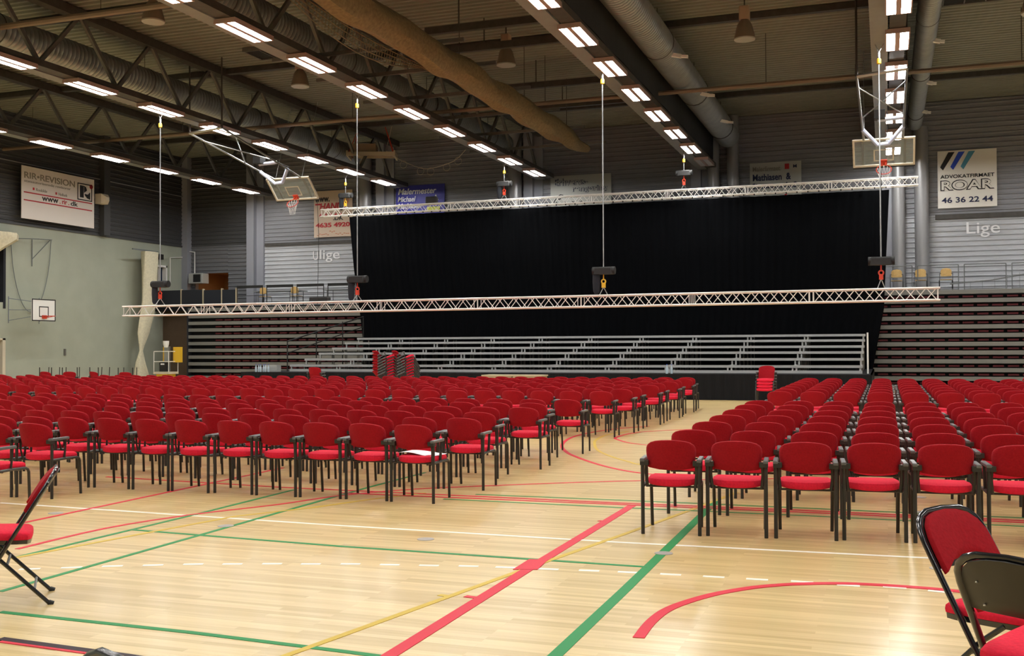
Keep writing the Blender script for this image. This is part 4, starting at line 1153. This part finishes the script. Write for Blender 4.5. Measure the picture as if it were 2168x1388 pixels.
for r_, (yy, x0) in enumerate(zip(left_y, left_x)):
    skew = .012 if r_ < 8 else .045
    c = 0
    while True:
        x = x0 - PW * c
        y_ = yy + skew * (x - x0)
        if x < -(y_ * 1.005 + .5) or x < -30: break
        if r_ == 8 and x < -17.9: break
        if r_ >= 13 and x < -22.8 and random.random() < .55: c += 1; continue
        seat('left', r_ + 1, c + 1, x + random.uniform(-.008, .008), y_ + random.uniform(-.02, .02), rad(random.uniform(-1.2, 1.2)))
        c += 1
right_y = [9.38, 10.58, 11.80, 12.96, 14.10, 15.28, 16.40] + [19.72 + 1.13 * k for k in range(8)]
for r_, yy in enumerate(right_y):
    sk = [.125, .10, .09, .075, .07, .06, .06][r_] if r_ < 7 else .01
    c = 0
    while True:
        x = -1.825 + .5755 * c; y_ = yy + sk * (x + 1.825)
        if x > y_ * .125 + .55: break
        seat('right', r_ + 1, c + 1, x + random.uniform(-.006, .006), y_ + random.uniform(-.015, .015), rad((5.0 if r_ < 7 else 1.0) + random.uniform(-1, 1)))
        c += 1
SPOTS.sort()
NIND = 284
print('armchairs in rows:', len(SPOTS))
for i, (d, x, y, rz, blk, row, col) in enumerate(SPOTS[:NIND]):
    o = proto if i == 0 else copy_tree(proto)
    o.location = (x, y, 0); o.rotation_euler = (0, 0, rz)
    o['label'] = 'red armchair, %s block, row %s from the camera, %s seat from the aisle' % (blk, ORD[row], ORD[col])
    if blk == 'left' and row == 3 and col == 1:
        o['label'] = 'red armchair with a white paper on its seat, aisle end of the left block'
    o['group'] = 'red armchairs in the %s block' % blk
# the rest, furthest away, as one object
parts_src = [(ch.data, ch.name) for ch in proto.children]
allv, allf, allm, mats_, sm = [], [], [], [], []
for me, _ in parts_src:
    mm = me.materials[0]
    if mm not in mats_: mats_.append(mm)
for d, x, y, rz, blk, row, col in SPOTS[NIND:]:
    ca, sa = math.cos(rz), math.sin(rz)
    for me, _ in parts_src:
        o_ = len(allv); mi = mats_.index(me.materials[0])
        allv += [(x + ca * v.co.x - sa * v.co.y, y + sa * v.co.x + ca * v.co.y, v.co.z) for v in me.vertices]
        for p in me.polygons: allf.append([o_ + k for k in p.vertices]); allm.append(mi)
me = bpy.data.meshes.new('armchair_rows'); me.from_pydata(allv, [], allf)
for m_ in mats_: me.materials.append(m_)
me.polygons.foreach_set('material_index', allm); me.polygons.foreach_set('use_smooth', [True] * len(allf)); me.set_sharp_from_angle(angle=rad(38)); me.update()
o = bpy.data.objects.new('armchair_rows', me); C.objects.link(o)
tag(o, 'furthest rows of red armchairs before the stage', 'chairs', None, 'stuff')

# sheet of paper on the aisle chair
px, py = -4.86, 10.66
mb = MB(); G = []
for i in range(9):
    f = i / 8
    G.append([(-.24 + f * .46, -.13 + .03 * f, .006 + .018 * math.sin(f * 5)), (-.20 + f * .46, .15 + .02 * math.sin(f * 3), .008 + .012 * math.sin(f * 4 + 1))])
mb.rings([[(a[0], a[1], a[2] + q) for a in g_] + [(a[0], a[1], a[2] + q + .002) for a in g_[::-1]] for g_ in G for q in (0,)])
o = mb.build('paper_sheet', M['paper']); o.location = (px, py, .508); o.rotation_euler = (0, 0, rad(-8))
tag(o, 'white paper sheet lying on the seat of the aisle end chair', 'paper')

# stacks of armchairs
def stack(x, y, rz, n_, dz, dy, who, z0=0, tilt=0):
    for k in range(n_):
        o = copy_tree(proto)
        o.location = (x - math.sin(rz) * dy * k, y + math.cos(rz) * dy * k, z0 + dz * k + (.19 if tilt else 0)); o.rotation_euler = (rad(tilt), 0, rz)
        pos = 'topmost' if k == n_ - 1 else ('bottom' if k == 0 else ORD[k + 1] + ' from the floor')
        o['label'] = 'red armchair, %s in the stack %s' % (pos, who)
        o['group'] = 'red armchairs stacked ' + who
stack(-3.15, 30.2, rad(178), 4, .085, -.03, 'beside the stage at the aisle end')
stack(-14.95, 30.3, rad(-62), 8, .09, .0, 'left of two by stage steps', .0, 24)
stack(-14.42, 30.6, rad(-62), 8, .09, .0, 'right of two by stage steps', .0, 24)
stack(-17.7, 30.6, rad(2), 3, .09, -.03, 'left of the tall pair')
# tipped chairs along the left wall
for k, (x, y, rz) in enumerate(((-25.0, 30.2, 20), (-26.7, 30.6, -15), (-27.6, 30.4, 30), (-28.6, 30.3, 5))):
    for up_ in (0, 1):
        o = copy_tree(proto); o.location = (x, y + .02 * up_, 1.0 * up_)
        o.rotation_euler = (rad(180 if up_ else 0), 0, rad(rz + (180 if up_ else 0)))
        o['label'] = 'red armchair %s, %s pair along the green wall' % (['standing under an upturned chair', 'upside down with its legs up'][up_], ['rightmost', 'second from right', 'third from right', 'leftmost'][k])
        o['group'] = 'armchairs put up in pairs at the far left'

# folding chairs
def folding_chair(x, y, rz, label):
    t = thing('folding_chair', label, 'chair', (x, y, 0), rz, 'black folding chairs with red pads')
    H = .88; sl = (.39 / .64)
    def fy(z): return -.33 + (H - z) * sl
    W_ = .235
    # inverted U: back posts and front legs in one bent tube
    pts = [(-W_, fy(0), 0), (-W_, fy(.45), .45), (-W_, fy(.72), .72)]
    for a in [PI * j / 10 for j in range(11)]:
        c_, s_ = math.cos(a), math.sin(a)
        zz = .74 + .14 * abs(s_) ** .9; xx_ = -W_ * (abs(c_) ** .55) * (1 if c_ > 0 else -1)
        pts.append((xx_, fy(zz), zz))
    pts += [(W_, fy(.72), .72), (W_, fy(.45), .45), (W_, fy(0), 0)]
    MB().tube(pts, .0165, 10, .0135, up=(0, 1, .6)).build('main_frame', M['blackm'], t, True)
    # back pad and rear panel
    out = mirror([(0, .868), (.08, .862), (.145, .845), (.19, .81), (.214, .76), (.218, .70), (.218, .625), (.213, .605), (.185, .617), (.11, .648), (0, .662)])
    MB().pillow(out, [(.96, .004), (1, .008), (1, .018), (.96, .032), (.8, .040), (.4, .043)], lambda u, v, q: (u, fy(v) + q * .86 + u * u * .55 - .022, v + q * .5)).build('back_pad', M['fabric'], t, True)
    out = mirror([(0, .872), (.08, .866), (.155, .846), (.20, .81), (.224, .76), (.226, .66), (.226, .632), (.15, .630), (0, .632)])
    p_ = MB().pillow(out, [(.98, -.006), (1, -.003), (1, .004), (.97, .006)], lambda u, v, q: (u, fy(v) + q + u * u * .55 - .026, v)).build('rear_panel', M['blackp'], t, True)
    mb = MB()
    for u in (-.15, .15):
        for v in (.66, .76): mb.lathe([(.006, -.003), (.004, .003)], (u, fy(v) + u * u * .55 - .034, v), 8)
    mb.build('rivet', M['alu'], p_)
    # seat
    out = mirror([(0, .285), (.13, .283), (.19, .27), (.215, .235), (.220, .10), (.217, -.10), (.200, -.165), (.155, -.185), (0, -.190)])
    MB().pillow(out, [(.92, -.006), (.99, -.004), (1.0, .012), (.99, .030), (.94, .042), (.7, .050), (.35, .052)], lambda u, v, q: (u, v, .445 + q + v * .06)).build('seat_pad', M['fabric_seat'], t, True)
    MB().pillow(out, [(.94, -.03), (.97, -.03), (.98, -.004)], lambda u, v, q: (u, v, .443 + q + v * .06)).build('seat_pan', M['blackm'], t, True)
    # rear legs
    for s_ in (-1, 1):
        MB().tube([(s_ * .205, .15, .435), (s_ * .205, .03, .34), (s_ * .212, -.30, .0)], .013, 8, .013).build('leg', M['blackm'], t, True)
        MB().tube([(s_ * .212, -.288, .012), (s_ * .212, -.318, -.0)], .019, 8).build('foot_cap', M['rubber'], t)
        MB().tube([(s_ * W_, fy(.03), .03), (s_ * W_, fy(0), .0)], .019, 8).build('foot_cap', M['rubber'], t)
    for z in (.10, .27):
        yy = -.30 + z * .97
        MB().tube([(-.21, yy, z), (.21, yy, z)], .009, 6).build('stretcher', M['steel_web'], t)
    MB().tube([(-W_, fy(.16), .16), (W_, fy(.16), .16)], .009, 6).build('stretcher', M['blackm'], t)
    return t
def place_fold(cx, cy, rz, label): return folding_chair(cx, cy, rad(rz), label)
place_fold(-5.588, 5.543, 132, 'black folding chair with red pads seen side-on at the left picture edge')
place_fold(.505, 5.43, -130, 'black folding chair with red pads at lower right, its back pad facing us')
place_fold(.60, 4.67, -32, 'black folding chair at the right edge, seen from behind with its dark rear panel')
place_fold(-2.045, 1.965, 150, 'black folding chair at the bottom left edge, only its back top showing')
# stack of folding chairs at the right edge by the grandstand
for k in range(2):
    t = place_fold(3.62 + .05 * k, 33.6, 200, 'x')
    t.location.z = 0
    t.rotation_euler = (0, 0, rad(100)); t.location = (3.62 + .62 * k, 33.6, 0)
    t['label'] = 'folding chair in the upright group at the right edge before the grandstand, %s from left' % ORD[k + 1]
    t['group'] = 'folding chairs at the far right'
print('objects', len(bpy.data.objects))
